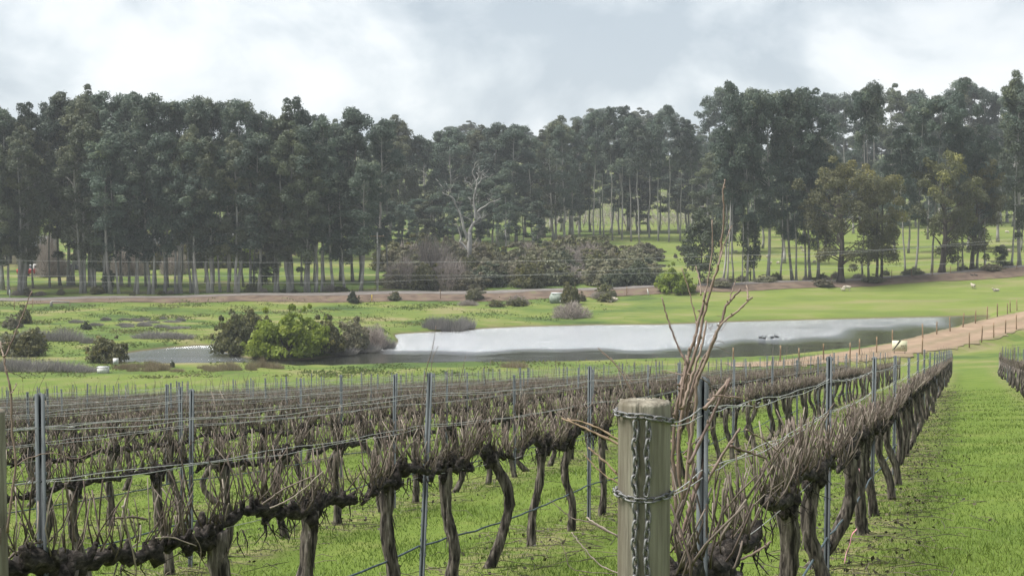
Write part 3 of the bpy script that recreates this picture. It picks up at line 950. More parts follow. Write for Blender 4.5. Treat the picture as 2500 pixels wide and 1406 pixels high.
# cut canes reaching out to the left of the post
long_canes(VINES[0][0], 4.9,
           [([(1530, 1095), (1440, 1050), (1372, 1020)], .0085, .0045, 0), ([(1530, 1085), (1450, 1040), (1385, 1022)], .0060, .0040, .05),
            ([(1540, 1190), (1480, 1130), (1435, 1092)], .0072, .0045, .0), ([(1530, 1190), (1470, 1155), (1425, 1108)], .0045, .0030, .05)], M['cane_cut'])
long_canes(VINES[0][0], 5.2,
           [([(1512, 1312), (1440, 1275), (1395, 1262), (1340, 1218)], .0048, .0022, 0), ([(1508, 1308), (1450, 1275), (1432, 1262)], .0055, .0045, 0),
            ([(1515, 1402), (1460, 1375), (1420, 1330), (1395, 1298)], .0050, .0030, .1), ([(1500, 1400), (1400, 1390), (1380, 1350), (1365, 1310)], .0028, .0018, .1)], M['cane'])
long_canes(VINES[1][0], 5.6,
           [([(18, 1300), (30, 1200), (38, 1130), (29, 1050), (27, 960), (14, 905), (10, 870)], .0085, .0055, 0),
            ([(10, 872), (28, 838), (42, 800), (58, 765), (78, 710)], .0056, .0030, 0), ([(10, 872), (4, 855), (0, 835), (-8, 820)], .0050, .0030, 0),
            ([(26, 962), (36, 945), (40, 935)], .0040, .0028, 0), ([(37, 1138), (70, 1118), (130, 1105), (185, 1120), (250, 1092)], .0045, .0025, .2),
            ([(12, 905), (35, 912), (52, 920), (56, 932)], .0026, .0014, 0), ([(28, 836), (6, 838), (-6, 842)], .0026, .0016, 0)], M['cane_red'])
long_canes(VINES[1][3], row_s(1, 1025) * RD[1] + ROWS * RN[1] + 0.25,
           [([(1022, 1130), (1024, 1060), (1033, 960), (1040, 905), (1056, 850), (1064, 795)], .0095, .0036, 0), ([(1052, 905), (1058, 870), (1072, 842)], .0050, .0034, 0),
            ([(1030, 1110), (1040, 1010), (1046, 930)], .0080, .0050, .05)], M['cane'])
long_canes(VINES[1][8], 9.5,
           [([(1590, 1080), (1545, 965), (1510, 900), (1460, 848)], .0085, .0050, 0), ([(1560, 985), (1520, 915), (1490, 872)], .0060, .0040, 0), ([(1545, 935), (1520, 905), (1470, 860)], .0040, .0030, .1)], M['cane_red'])

# low canes lying across the nearest vines of the second row
long_canes(VINES[1][1], 6.4,
           [([(300, 1235), (310, 1290), (330, 1370), (332, 1406)], .0075, .0055, 0), ([(380, 1312), (420, 1312), (480, 1332)], .0050, .0040, 0),
            ([(0, 1380), (60, 1335), (110, 1320)], .0110, .0090, 0), ([(282, 1265), (320, 1262), (358, 1266)], .0085, .0080, 0),
            ([(160, 1180), (170, 1240), (185, 1320)], .0090, .0080, .1), ([(470, 1300), (490, 1340), (485, 1400)], .0040, .0030, .5),
            ([(590, 1290), (560, 1340), (540, 1370)], .0035, .0028, .8), ([(640, 1230), (700, 1190), (770, 1160)], .0090, .0060, .9), ([(660, 1240), (720, 1210), (790, 1150)], .0075, .0055, 1.0)], M['cane'])

# ---- steel trellis posts
def steel_post_mesh():
    mb = MB()
    pr = np.array([(-.025, -.018), (-.0065, -.018), (-.0055, .026), (.0055, .026), (.0065, -.018), (.025, -.018), (.025, -.014), (.0105, -.014), (.0095, .030), (-.0095, .030), (-.0105, -.014), (-.025, -.014)])
    n = len(pr)
    v = np.vstack([np.c_[pr, np.full(n, -0.35)], np.c_[pr, np.full(n, 1.76)]])
    q = [(i, (i + 1) % n, n + (i + 1) % n, n + i) for i in range(n)]
    q += [(n + 0, n + 1, n + 10, n + 11), (n + 1, n + 2, n + 9, n + 10), (n + 2, n + 3, n + 8, n + 9), (n + 3, n + 4, n + 7, n + 8), (n + 4, n + 5, n + 6, n + 7)]
    mb.add(v, q)
    for z in np.arange(0.35, 1.75, 0.115):        # wire lugs along both edges
        for sx in (-1, 1):
            box(mb, (sx * .028 - .003, -.0195, z), (sx * .028 + .003, -.0135, z + .022))
    return mb.mesh('steel_post', M['steel'])


sp_me = steel_post_mesh()
POSTS = {}
npost = 0
for n in range(-1, 20):
    base = {0: [row_s(0, 1722), row_s(0, 2028), row_s(0, 2137)], 1: [row_s(1, 85), row_s(1, 1025), row_s(1, 1440)]}.get(n)
    if base is None:
        base = [5.5 + rv.uniform(0, 1.5)]
    L = list(base)
    while L[-1] + 5.2 < row_end(n) - 1.5:
        L.append(L[-1] + 5.2 + rv.normal(0, .04))
    POSTS[n] = L
    for j, s in enumerate(L):
        xy = row_xy(n, s)
        g = on(*xy)
        q = to_px((g[0], g[1], g[2] + 1.6))
        if not (-60 < q[0] < 2580) or xy[1] < 3 or (s > 60 and 2168 < q[0] < 2222):
            continue
        o = link('steel_post', sp_me, None, g)
        o.rotation_euler = (rv.normal(0, .012), rv.normal(0, .012), math.atan2(g[1], g[0]) - math.pi / 2 + rv.normal(0, .12))
        o.scale = (.88, .88, 1 + rv.normal(0, .025))
        if n == 0 and j == 0: lab, gr = 'steel trellis post rising through the sheaf of tall red shoots', None
        elif n == 1 and j == 0: lab, gr = 'steel trellis post next to the weathered end post', None
        elif n == 1 and j == 1: lab, gr = 'leaning steel trellis post with a long cane tied to it', None
        elif n in (0, 1): lab, gr = '%s steel trellis post along %s' % (ORD[min(j, 19)], row_where(n)), 'steel posts of row %d' % (n + 1)
        else: lab, gr = 'grey steel trellis post in %s' % row_where(n), 'steel posts of row %d' % (n + 1)
        tag(o, lab, 'trellis post', gr)
        if n == 1 and j == 1: o.rotation_euler[1] = .045
        npost += 1
print('posts', npost)

# ---- trellis wires: each run is one thing
def row_wire(n, h, strands, rad, label, cat, mat, name, s0, s1, sag=0.03, step=0.22, wob=0.0022, amp=0.0045):
    P = []
    s = s0
    posts = POSTS[n]
    while s < s1:
        k = np.searchsorted(posts, s)
        a = posts[k - 1] if k > 0 else s0; b = posts[k] if k < len(posts) else s1
        f = (s - a) / max(.1, b - a)
        xy = row_xy(n, s)
        P.append((xy[0], xy[1], zplane(*xy) + h - sag * 4 * f * (1 - f)))
        s += step * (1 + max(0, s - 14) * 0.06)
    P = np.array(P)
    P[:, 2] += np.cumsum(rs.normal(0, wob, len(P))) * .3
    P += rs.normal(0, wob, P.shape)
    mb = MB()
    ph = np.arange(len(P)) * 0.8
    for k in range(strands):
        o = np.zeros_like(P)
        if strands > 1:
            o[:, 2] = amp * np.cos(ph + k * math.pi) * (1 + 0.8 * np.sin(ph * .21)) + (k - .5) * 0.012 * (1 + np.sin(ph * .13))
            o[:, :2] = RN[None] * (amp * np.sin(ph + k * math.pi))[:, None]
        tube(mb, P + o, rad, 5, 0, rs, False)
    if strands > 1:                        # dry tendrils and leaf stalks caught on the wire
        for j in range(0, min(len(P) - 1, 110)):
            if rs.rand() < .75:
                q = P[j] + (P[j + 1] - P[j]) * rs.rand()
                d = rand_dirs(1)[0] * rs.uniform(.012, .04)
                tube(mb, [q, q + d * .6 + (0, 0, .004), q + d], [.0018, .0015, .001], 3, 0, rs, False)
    off = P[0].copy()
    for a in mb.v: a -= off
    o = mb.obj(name, mat, None, True)
    o.location = off
    return tag(o, label, cat)


for n in range(0, 9):
    s0 = {0: 4.46, 1: 5.3}.get(n, 6.0)
    e1 = row_end(n)
    w = row_where(n)
    row_wire(n, 1.60, 2, .0023, 'twisted pair of top wires along %s' % w, 'wire', M['wire'], 'top_wire', s0, e1)
    row_wire(n, 1.36, 2, .0023, 'twisted pair of middle wires along %s' % w, 'wire', M['wire'], 'middle_wire', s0, e1)
    row_wire(n, 0.97, 1, .0022, 'cordon wire under the canes of %s' % w, 'wire', M['wire'], 'cordon_wire', s0, e1)
    row_wire(n, 0.44, 1, .0085, 'dark drip hose hung low along %s' % w, 'hose', M['hose'], 'drip_hose', s0 + .3, min(e1, 60), sag=.05, wob=.003)

# ---- wooden strainer posts
def mat_strainer():
    m, n, l, b = new_mat('weathered_pine')
    b.inputs['Roughness'].default_value = 0.9
    b.inputs['Specular IOR Level'].default_value = 0.15
    tc = N(n, 'ShaderNodeTexCoord')
    def nz(scale, st, d=6, r=.6):
        mp = N(n, 'ShaderNodeMapping'); mp.inputs['Scale'].default_value = st
        l.new(tc.outputs['Object'], mp.inputs[0])
        z = N(n, 'ShaderNodeTexNoise', i_Scale=scale, i_Detail=d, i_Roughness=r); l.new(mp.outputs[0], z.inputs['Vector']); return z.outputs['Fac']
    r = N(n, 'ShaderNodeValToRGB'); l.new(nz(34, (1, 1, .06)), r.inputs[0])
    r.color_ramp.elements[0].position = .30; r.color_ramp.elements[0].color = (.115, .104, .082, 1)
    r.color_ramp.elements[1].position = .68; r.color_ramp.elements[1].color = (.300, .282, .230, 1)
    st = N(n, 'ShaderNodeValToRGB'); l.new(nz(7, (1.6, 1.6, .16), 5, .55), st.inputs[0])      # rust and water stains
    st.color_ramp.elements[0].position = .44; st.color_ramp.elements[0].color = (0, 0, 0, 1)
    st.color_ramp.elements[1].position = .66; st.color_ramp.elements[1].color = (.8, .8, .8, 1)
    mx = N(n, 'ShaderNodeMix', data_type='RGBA'); l.new(st.outputs[0], mx.inputs[0]); l.new(r.outputs[0], mx.inputs[6]); mx.inputs[7].default_value = (.085, .070, .050, 1)
    gr = N(n, 'ShaderNodeValToRGB'); l.new(nz(5, (1, 1, .5)), gr.inputs[0])
    gr.color_ramp.elements[0].position = .5; gr.color_ramp.elements[0].color = (0, 0, 0, 1)
    gr.color_ramp.elements[1].position = .75; gr.color_ramp.elements[1].color = (.5, .5, .5, 1)
    m2 = N(n, 'ShaderNodeMix', data_type='RGBA'); l.new(gr.outputs[0], m2.inputs[0]); l.new(mx.outputs[2], m2.inputs[6]); m2.inputs[7].default_value = (.215, .215, .160, 1)
    l.new(m2.outputs[2], b.inputs['Base Color'])
    bp = N(n, 'ShaderNodeBump', i_Strength=1.0, i_Distance=.012); l.new(nz(40, (1, 1, .05)), bp.inputs['Height']); l.new(bp.outputs[0], b.inputs['Normal'])
    return m


M['strainer'] = mat_strainer()


def strainer(R, H, seed):
    g = np.random.RandomState(seed)
    mb = MB()
    S = 96
    a = np.arange(S) * 2 * math.pi / S
    zs = [-.4, 0, .3, .6, .9, 1.2, 1.4, H - .05, H - .008, H]
    prof_r = 1 + .012 * np.sin(3 * a + 1) + .01 * np.sin(5 * a) + g.normal(0, .004, S)
    for ck in (0.6, 2.5, 4.4, 5.4):                         # drying cracks
        prof_r -= .085 * np.exp(-((a - ck + .0) / .035) ** 2)
    v = []
    for z in zs:
        r = R * prof_r * (1.0 if z < H - .004 else .955)
        v.append(np.stack([r * np.cos(a), r * np.sin(a), np.full(S, z) + (g.normal(0, .002, S) if z > H - .02 else 0)], -1))
    for f in (.7, .35):
        v.append(np.stack([R * f * prof_r * np.cos(a), R * f * prof_r * np.sin(a), np.full(S, H + .002) + g.normal(0, .0025, S)], -1))
    v.append(np.array([[0, 0, H + .003]]))
    nr_ = len(zs) + 2
    q = [(i * S + k, i * S + (k + 1) % S, (i + 1) * S + (k + 1) % S, (i + 1) * S + k) for i in range(nr_ - 1) for k in range(S)]
    t = [((nr_ - 1) * S + k, (nr_ - 1) * S + (k + 1) % S, nr_ * S) for k in range(S)]
    mb.add(np.concatenate(v), q, t)
    return mb.mesh('strainer_post', M['strainer'], True)


s_post = row_s(0, 1575)
pxy = row_xy(0, s_post)
PR, PH = 0.0815, 1.655
PB = on(*pxy)
PB[2] = px(1575, 980, pxy[1])[2] - PH
tag(link('strainer_post', strainer(PR, PH, 3), None, PB), 'thick round wooden strainer post wrapped with two chains', 'post')
xy2 = row_xy(1, row_s(1, -40))
P2 = on(*xy2); P2[2] = px(0, 1003, xy2[1])[2] - 1.66
tag(link('strainer_post', strainer(.072, 1.66, 4), None, P2), 'weathered wooden end post starting the second vine row', 'post')
far_post = strainer(.07, 1.5, 5)
for n in range(-1, 7):
    g = on(*row_xy(n, row_end(n)))
    o = link('end_post', far_post, None, g)
    tag(o, 'far wooden end post of %s' % row_where(n), 'post')

# chain: every link a part
def chain_link_mesh():
    mb = MB()
    p = []
    for k in range(12):
        a = k / 12 * 2 * math.pi
        p.append((.0085 * math.cos(a), 0, .0085 * math.sin(a) + (.010 if math.sin(a) > 0.01 else -.010 if math.sin(a) < -.01 else 0)))
    p = np.array(p + [p[0]])
    d = np.gradient(p[:-1], axis=0)
    n = 12; sd = 5; v = []
    for k in range(n):
        t = p[(k + 1) % n] - p[k - 1]; t /= np.linalg.norm(t)
        u = np.array([0, 1, 0]); w = np.cross(t, u)
        for j in range(sd):
            b = j / sd * 2 * math.pi
            v.append(p[k] + .0036 * (math.cos(b) * u + math.sin(b) * w))
    q = [(k * sd + j, k * sd + (j + 1) % sd, ((k + 1) % n) * sd + (j + 1) % sd, ((k + 1) % n) * sd + j) for k in range(n) for j in range(sd)]
    mb.add(v, q)
    return mb.mesh('chain_link', M['chain'], True)


cl_me = chain_link_mesh()


def chain(parent, path, normals, pitch=.0285):
    P = np.asarray(path, float)
    L = np.r_[0, np.cumsum(np.linalg.norm(np.diff(P, axis=0), axis=1))]
    k = 0
    s = pitch / 2
    while s < L[-1]:
        c = np.array([np.interp(s, L, P[:, j]) for j in range(3)])
        c2 = np.array([np.interp(min(s + .004, L[-1]), L, P[:, j]) for j in range(3)]); c1 = np.array([np.interp(s - .004, L, P[:, j]) for j in range(3)])
        nn = np.array([np.interp(s, L, np.asarray(normals)[:, j]) for j in range(3)])
        z = Vector(c2 - c1).normalized(); y = Vector(nn); y = (y - z * y.dot(z)).normalized(); x = y.cross(z)
        Rm = Matrix((x, y, z)).transposed().to_4x4() @ Matrix.Rotation(math.radians(38 if k % 2 else -48), 4, 'Z')
        o = link('chain_link', cl_me, parent)
        o.matrix_local = Matrix.Translation(Vector(c) + Vector(nn) * .0035) @ Rm
        k += 1; s += pitch


yaw = math.atan2(pxy[0], pxy[1])                      # direction from the camera to the post


def around(h, drop, a0, a1, n=60):
    pts, nn = [], []
    for i in range(n):
        f = i / (n - 1); a = a0 + (a1 - a0) * f
        th = -math.pi / 2 + a - yaw                   # a = 0 faces the camera, positive to the right
        nn.append((math.cos(th), math.sin(th), 0))
        pts.append((math.cos(th) * (PR + .004), math.sin(th) * (PR + .004), h - drop(a)))
    return pts, nn


for h, lab, dr, (hb0, hb1) in ((1.622, 'upper rusty chain looped round the wooden strainer post', lambda a: .018 * max(0, a) + .012 * math.exp(-(a + .9) ** 2 * 5) * 0, (1.605, 1.385)),
                               (1.368, 'lower rusty chain looped round the wooden strainer post', lambda a: .006 * math.cos(a * 2), (1.352, 1.02))):
    ce = empty('chain', PB + np.array([0, 0, h]), lab, 'chain')
    pts, nn = around(0, dr, -2.6, 1.35)
    # tail leading to the wire
    wxy = row_xy(0, s_post + .16)
    tail = np.array([wxy[0], wxy[1], zplane(*wxy) + (1.60 if h > 1.5 else 1.36)]) - (PB + np.array([0, 0, h]))
    for f in (.35, .7, 1.0):
        pts.append(tuple(np.array(pts[59]) * (1 - f) + tail * f)); nn.append(nn[59])
    chain(ce, pts, nn)
    for a, jit_ in ((-.30, .10), (.12, .08)):
        th = -math.pi / 2 + a - yaw
        m = 20
        zz = np.linspace(hb0 - h, hb1 - h, m)
        hp = [(math.cos(th + .035 * math.sin(i * .7 * jit_ * 10)) * (PR + .006), math.sin(th + .035 * math.sin(i * .7 * jit_ * 10)) * (PR + .006), zz[i]) for i in range(m)]
        chain(ce, hp, [(math.cos(th), math.sin(th), 0)] * m)

# ---- flagging tape on a vine trunk
for (tx, ty, dep, lab) in ((2083, 1310, 11.4, 'pink and white tape tied round a vine trunk beside a steel post'), (2094, 1148, 12.6, 'scrap of pink tape caught in the vine head')):
    mb = MB()
    P = px(tx, ty, dep)
    if ty > 1200:
        pts = [px(2092, 1290, dep), px(2080, 1305, dep - .02), px(2074, 1330, dep), px(2066, 1350, dep + .02), px(2062, 1375, dep)]
    else:
        pts = [P + (0, 0, .03), P + (.012, -.01, 0), P + (-.008, 0, -.035)]
    tube(mb, smooth_path(np.array(pts) - P, 12), .005, 4, .3)
    o = mb.obj('flagging_tape', M['pink']); o.location = P
    tag(o, lab, 'tape')

# ---- prunings, leaves and grass on the ground
def in_view_ground(nn, dmin, dmax, rng, power=1.0):
    d = dmin * (dmax / dmin) ** rng.rand(nn) if power == 1.0 else dmin + (dmax - dmin) * rng.rand(nn) ** power
    t = rng.uniform(-.40, .40, nn)
    x = t * d
    return x, d


rg = np.random.RandomState(5)
x, y = in_view_ground(190000, 8.5, 62, rg)
z = height(x, y)
mb = MB()
n = len(x)
hgt = rg.uniform(.018, .055, n) * (1 + .6 * np.sin(x * 2.1) * np.sin(y * 1.7))
wid = rg.uniform(.003, .006, n) * np.clip(y / 14, 1, 3)
az = rg.uniform(0, 6.28, n); lean = rg.normal(0, .5, (n, 2)) * hgt[:, None]
dx, dy = np.cos(az) * wid, np.sin(az) * wid
v = np.stack([np.stack([x - dx, y - dy, z - .004], -1), np.stack([x + dx, y + dy, z - .004], -1), np.stack([x + lean[:, 0], y + lean[:, 1], z + hgt], -1)], 1).reshape(-1, 3)
tt = np.clip(.5 + .16 * rg.normal(0, 1, n) + .2 * np.sin(x * .9 + y * .4), 0, 1)
mb.add(v, None, np.arange(n * 3).reshape(-1, 3), np.repeat(tt, 3))
tag(mb.obj('grass', M['grass']), 'short green grass between the vine rows', 'grass', kind='stuff')

mb = MB()
for k in range(5200):                                  # cut canes lying under the rows
    n_ = rg.choice([0, 0, 0, 1, 1, 1, 2, 2, 3, 4])
    s = 5 + 60 * rg.rand() ** 1.6
    u = ROW0 + ROWS * n_ + rg.normal(0, .5)
    p = RD * s + RN * u
    if abs(p[0]) > .42 * p[1] + 1: continue
    g = zplane(*p)
    L = rg.uniform(.05, .28); a = rg.uniform(0, 6.28); d = np.array([math.cos(a), math.sin(a), 0]) * L
    b = np.array([p[0], p[1], g + .012])
    tube(mb, [b - d, b + (rg.normal(0, .03), rg.normal(0, .03), rg.uniform(0, .04)), b + d], [.0035, .004, .0025], 3, 0, rg, False, rg.uniform(.3, 1))
m_ = 4200
s = 5 + 70 * rg.rand(m_) ** 1.5
u = ROW0 + ROWS * rg.choice([-.06, 0, 0, 1, 2, 3], m_) + rg.normal(0, .42, m_)
c = np.stack([RD[0] * s + RN[0] * u, RD[1] * s + RN[1] * u], -1)
c = np.c_[c, zplane(c[:, 0], c[:, 1]) + .03]
cards(mb, c, .05, .03, rg, droop=0, tint=np.clip(rg.beta(1.0, 2.2, m_), 0, 1))
tag(mb.obj('vine_litter', M['litter']), 'dark fallen leaves and prunings under the vines', 'leaf litter', kind='stuff')

# ---- longer tufty grass of the far meadows
n = 130000
y = rg.uniform(112, 192, n); x = rg.uniform(-.40, .40, n) * y
pat = np.sin(x * .21 + 1.0) * np.sin(y * .37 + x * .05) + .7 * np.sin(x * .55 - y * .3) + .5 * np.sin(x * 1.3 + y * .9) + rg.normal(0, .5, n)
lefty = np.clip((14 - x) / 22, 0, 1)
ok = (pat > .35) & (rg.rand(n) < lefty) & (lake_sd(x, y) > .5) & (track_info(x, y)[0] > 4.5)
x, y, pat = x[ok], y[ok], pat[ok]
z = height(x, y); n = len(x)
hgt = rg.uniform(.05, .17, n) * np.clip(pat, .4, 1.4)
az = rg.uniform(0, 6.28, n); wid = rg.uniform(.07, .18, n); lean = rg.normal(0, .45, (n, 2)) * hgt[:, None]
dx, dy = np.cos(az) * wid, np.sin(az) * wid
mb = MB()
v = np.stack([np.stack([x - dx, y - dy, z - .02], -1), np.stack([x + dx, y + dy, z - .02], -1), np.stack([x + lean[:, 0], y + lean[:, 1], z + hgt], -1)], 1).reshape(-1, 3)
M['meadow'] = mat_leaf('meadow_grass', (0.075, 0.112, 0.030), (0.115, 0.150, 0.038), (0.19, 0.18, 0.08), .4, 0, 0)
mb.add(v, None, np.arange(n * 3).reshape(-1, 3), np.repeat(np.clip(.45 + .3 * np.sin(x * .13 + y * .21) + rg.normal(0, .22, n), 0, 1), 3))
tag(mb.obj('meadow_grass', M['meadow']), 'longer tufty grass of the meadow round the lake', 'grass', kind='stuff')

# ------------------------------------------------------------------ trees
def clumps(mb, centres, radii, per, L, W, rng, droop=.35, flat=.85, tints=None, up=0.0):
    for i, (c, r) in enumerate(zip(centres, radii)):
        n = int(per * rng.uniform(.75, 1.25))
        d = rand_dirs(n, rng)
        d[:, 2] = np.where(d[:, 2] < -.55, -d[:, 2], d[:, 2])          # rounded tops, ragged undersides
        rad = r * rng.uniform(.2, 1.0, n) ** .35 * np.where(rng.rand(n) < .16, rng.uniform(1.0, 1.45, n), 1.0)
        p = c + d * rad[:, None] * np.array([1, 1, flat])
        t = (tints[i] if tints is not None else .5) + rng.normal(0, .12, n)
        cards(mb, p, L, W, rng, droop, np.clip(t, 0, 1), up, d * .9 + rand_dirs(n, rng) * .75)


def eucalypt(seed, H=27.0, bare=.27, spread=2.7, nl=30, r0=.34, per=185, leaf=(.38, .165), tipy=0.25, lean=0.0, dbl=False, crown_top=1.0, fork=.0, openness=0.0):
    g = np.random.RandomState(seed)
    T, C = MB(), MB()
    stems = [(np.array([0, 0, -.4]), np.array([g.normal(0, .4) + lean, g.normal(0, .4), H * .97]))]
    if dbl:
        stems.append((np.array([.5, .1, -.4]), np.array([1.6 + g.normal(0, .3), g.normal(0, .4), H * .9])))
    cen, rad, tin = [], [], []
    for si, (a, b) in enumerate(stems):
        m = 12
        u = np.linspace(0, 1, m)
        w = np.cumsum(g.normal(0, .09, (m, 2)), 0); w[0] = 0
        p = a[None] * (1 - u[:, None]) + b[None] * u[:, None]
        p[:, :2] += w
        rr = r0 * .8 * (1 - .86 * u ** .9) * (1 + .5 * np.exp(-u * 30))
        tube(T, p, rr, 9, .04, g)
        top = p[-1]
        cen.append(top + (0, 0, -.1)); rad.append(g.uniform(.7, 1.0)); tin.append(g.beta(2, 3))
        for _ in range(5):
            cen.append(top + np.array([g.normal(0, .75), g.normal(0, .75), g.uniform(-2.0, -.5)])); rad.append(g.uniform(.6, 1.0)); tin.append(g.beta(2, 3))
        nls = nl if si == 0 else int(nl * .6)
        for k in range(nls):
            f = bare + (1 - bare) * (k + g.uniform(0, 1)) / nls
            f = min(.985, f)
            rel = (f - bare) / (1 - bare)
            env = spread * (0.55 + .75 * math.sin(min(1, rel * 1.15 + .12) * math.pi * .62)) * (1 - .62 * max(0, rel - .62) / .38)
            if rel < .12: env *= .75
            L = env * g.uniform(.55, 1.1)
            az = g.uniform(0, 6.28)
            el = g.uniform(.35, .95)
            b0 = np.array([np.interp(f, u, p[:, j]) for j in range(3)])
            d = np.array([math.cos(az), math.sin(az), 0])
            e1 = b0 + d * L * .55 + (0, 0, L * .55 * el)
            e2 = b0 + d * L + (0, 0, L * el * .85 + g.normal(0, .15))
            rl = max(.03, np.interp(f, u, rr) * .38)
            tube(T, [b0, e1, e2], [rl, rl * .6, rl * .22], 5, .05, g, False)
            if g.rand() < openness: continue
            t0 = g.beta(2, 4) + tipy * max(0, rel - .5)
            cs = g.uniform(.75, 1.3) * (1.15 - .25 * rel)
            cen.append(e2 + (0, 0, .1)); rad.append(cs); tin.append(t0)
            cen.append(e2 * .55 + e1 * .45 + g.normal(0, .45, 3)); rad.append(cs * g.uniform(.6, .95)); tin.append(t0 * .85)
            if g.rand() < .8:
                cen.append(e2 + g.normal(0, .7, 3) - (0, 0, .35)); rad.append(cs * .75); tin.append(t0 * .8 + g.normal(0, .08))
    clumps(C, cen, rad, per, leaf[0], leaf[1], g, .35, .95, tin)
    return T, C


def tree_meshes(tm, cm, **kw):
    T, C = eucalypt(**kw)
    return T.mesh('trunk', M[tm], True), C.mesh('crown', M[cm], False)


E_TALL = [tree_meshes('bark_euc', 'leaf_mix' if i in (2, 5) else 'leaf_euc', seed=500 + i, bare=(.25, .30, .22, .33, .27, .24, .29, .26)[i], spread=(2.6, 2.3, 2.9, 2.2, 2.5, 2.7, 2.4, 2.8)[i], nl=(32, 28, 34, 28, 32, 30, 30, 34)[i],
                      r0=(.36, .30, .42, .26, .34, .30, .38, .33)[i], dbl=(i in (2, 5)), tipy=(.2, .1, .3, .1, .25, .35, .15, .2)[i], openness=(0, .12, .05, .15, 0, .1, .15, .05)[i]) for i in range(8)]
E_TOP = [tree_meshes('bark_euc', 'leaf_euc', seed=540 + i, bare=(.55, .62, .5, .58)[i], spread=(2.1, 1.9, 2.3, 2.0)[i], nl=(20, 17, 22, 18)[i], r0=.20, per=175, tipy=.1, openness=.1) for i in range(4)]   # bare pole below, small head
E_HEAD = [tree_meshes('bark_euc', 'leaf_euc', seed=550 + i, bare=(.74, .78, .72, .76)[i], spread=(2.2, 1.9, 2.4, 2.0)[i], nl=(15, 12, 16, 13)[i], r0=.22, per=175, tipy=.15, openness=.08) for i in range(4)]   # small head on a long bare pole
E_OLIVE = [tree_meshes('bark_dark', 'leaf_olive', seed=560 + i, H=15.0, bare=(.16, .2, .14)[i], spread=(4.2, 3.4, 4.0)[i], nl=(40, 34, 38)[i], r0=(.55, .34, .62)[i], per=170, leaf=(.32, .15), tipy=.55, dbl=(i == 1)) for i in range(3)]
E_BUSHY = [tree_meshes('bark_dark', 'leaf_dark', seed=580 + i, H=8.0, bare=(.2, .12)[i], spread=(2.2, 2.4)[i], nl=26, r0=.22, per=90, leaf=(.34, .18), tipy=.15) for i in range(2)]

rt = np.random.RandomState(11)
NT = 0


def tree(base, top_px_y, protos, H0, label, group=None, name='eucalyptus_tree', wide=1.0, xpx=None, idx=None):
    """plant a tree at ground point `base` so that it reaches the pixel row top_px_y"""
    global NT
    NT += 1
    zt = px(1250, top_px_y, base[1])[2]
    h = max(3.0, zt - base[2])
    k = h / H0
    T, C = protos[rt.randint(len(protos)) if idx is None else idx]
    w = wide * (0.5 + 0.5 * k) * rt.uniform(.92, 1.1)
    e = empty(name, base, label, 'tree', group, rt.uniform(0, 6.28), (w, w, k))
    e.rotation_euler[0] = rt.normal(0, .022); e.rotation_euler[1] = rt.normal(0, .022)
    link('trunk', T, e); link('crown', C, e)
    return e


def skyline(x):
    S = [(-60, 245), (0, 250), (40, 302), (62, 302), (85, 240), (105, 235), (130, 240), (165, 207), (190, 232), (230, 226), (265, 226), (310, 224), (345, 220), (385, 236), (420, 242), (470, 240), (520, 246), (580, 246), (620, 246),
         (655, 292), (668, 335), (682, 285), (730, 250), (760, 265), (800, 265), (850, 276), (895, 260), (925, 290), (950, 302), (975, 292), (1000, 322), (1035, 324), (1060, 346), (1072, 356), (1085, 312), (1130, 302), (1210, 298), (1275, 302), (1300, 330), (1340, 302),
         (1370, 286), (1420, 279), (1470, 264), (1520, 264), (1570, 264), (1625, 260), (1660, 282), (1692, 296), (1720, 240), (1762, 200), (1830, 212), (1890, 222), (1945, 224), (2010, 220), (2060, 232), (2115, 204), (2165, 212), (2215, 222), (2270, 234), (2325, 199), (2390, 202), (2428, 235), (2460, 203), (2500, 182), (2600, 170)]
    return np.interp(x, [a for a, b in S], [b for a, b in S])


def gap(xp):
    """stretches where sky shows under the highest heads"""
    return 330 < xp < 665 or 1735 < xp < 2440


def by_left(xp):
    return ('beside the red trailer' if xp < 120 else 'near the dark parked cars' if xp < 245 else 'in front of the long cream shed' if xp < 470 else
            'between the two cream sheds' if xp < 560 else 'in front of the small cream shed' if xp < 690 else 'towards the power pole')


def by_right(xp):
    return ('near the rounded dark evergreen' if xp < 1860 else 'left of the broad olive-crowned tree' if xp < 2040 else 'beside the ivy-clad twin gum' if xp < 2260 else
            'round the massive dark trunk' if xp < 2400 else 'by the white gate post')


def by_mid(xp):
    return ('above the large leafless bush' if xp < 1090 else 'right behind the dead tree' if xp < 1200 else 'over the scrub thicket' if xp < 1350 else 'before the hill vineyard')


def road_y(xp, k=8, f=.6):
    """distance of a line parallel to the road in image column xp"""
    t = (xp - 1250) / F
    y = 200.0
    for _ in range(12):
        Y, Zz = prof(np.array([t * y / (y + PX0)]))
        y = float(Y[k, 0] * (1 - f) + Y[k + 1, 0] * f)
    return y


def at_road(xp, k=8, f=.6, dy=0.0):
    y = road_y(xp, k, f) + dy
    return on((xp - 1250) / F * y, y)


LG = 'eucalypts in the belt along the road left of the dead tree'
for i, xp in enumerate([-20, 20, 46, 204, 231, 255, 269, 289, 328, 335, 362, 372, 400, 428, 439, 471, 479, 508, 515, 537, 556, 575, 612, 632, 670, 680, 711, 745, 753, 770, 785, 811, 840, 880]):
    f = rt.uniform(.2, 1.2)
    top = skyline(xp) + abs(rt.normal(0, 30)) + (18 if rt.rand() < .4 else 90)
    if gap(xp): top = max(top, rt.uniform(318, 360))
    tree(at_road(xp, 9, f * .12), top, E_TALL, 27.0, 'tall pale-trunked front-rank eucalyptus of the belt, ' + by_left(xp), LG, wide=rt.uniform(.8, 1.05))
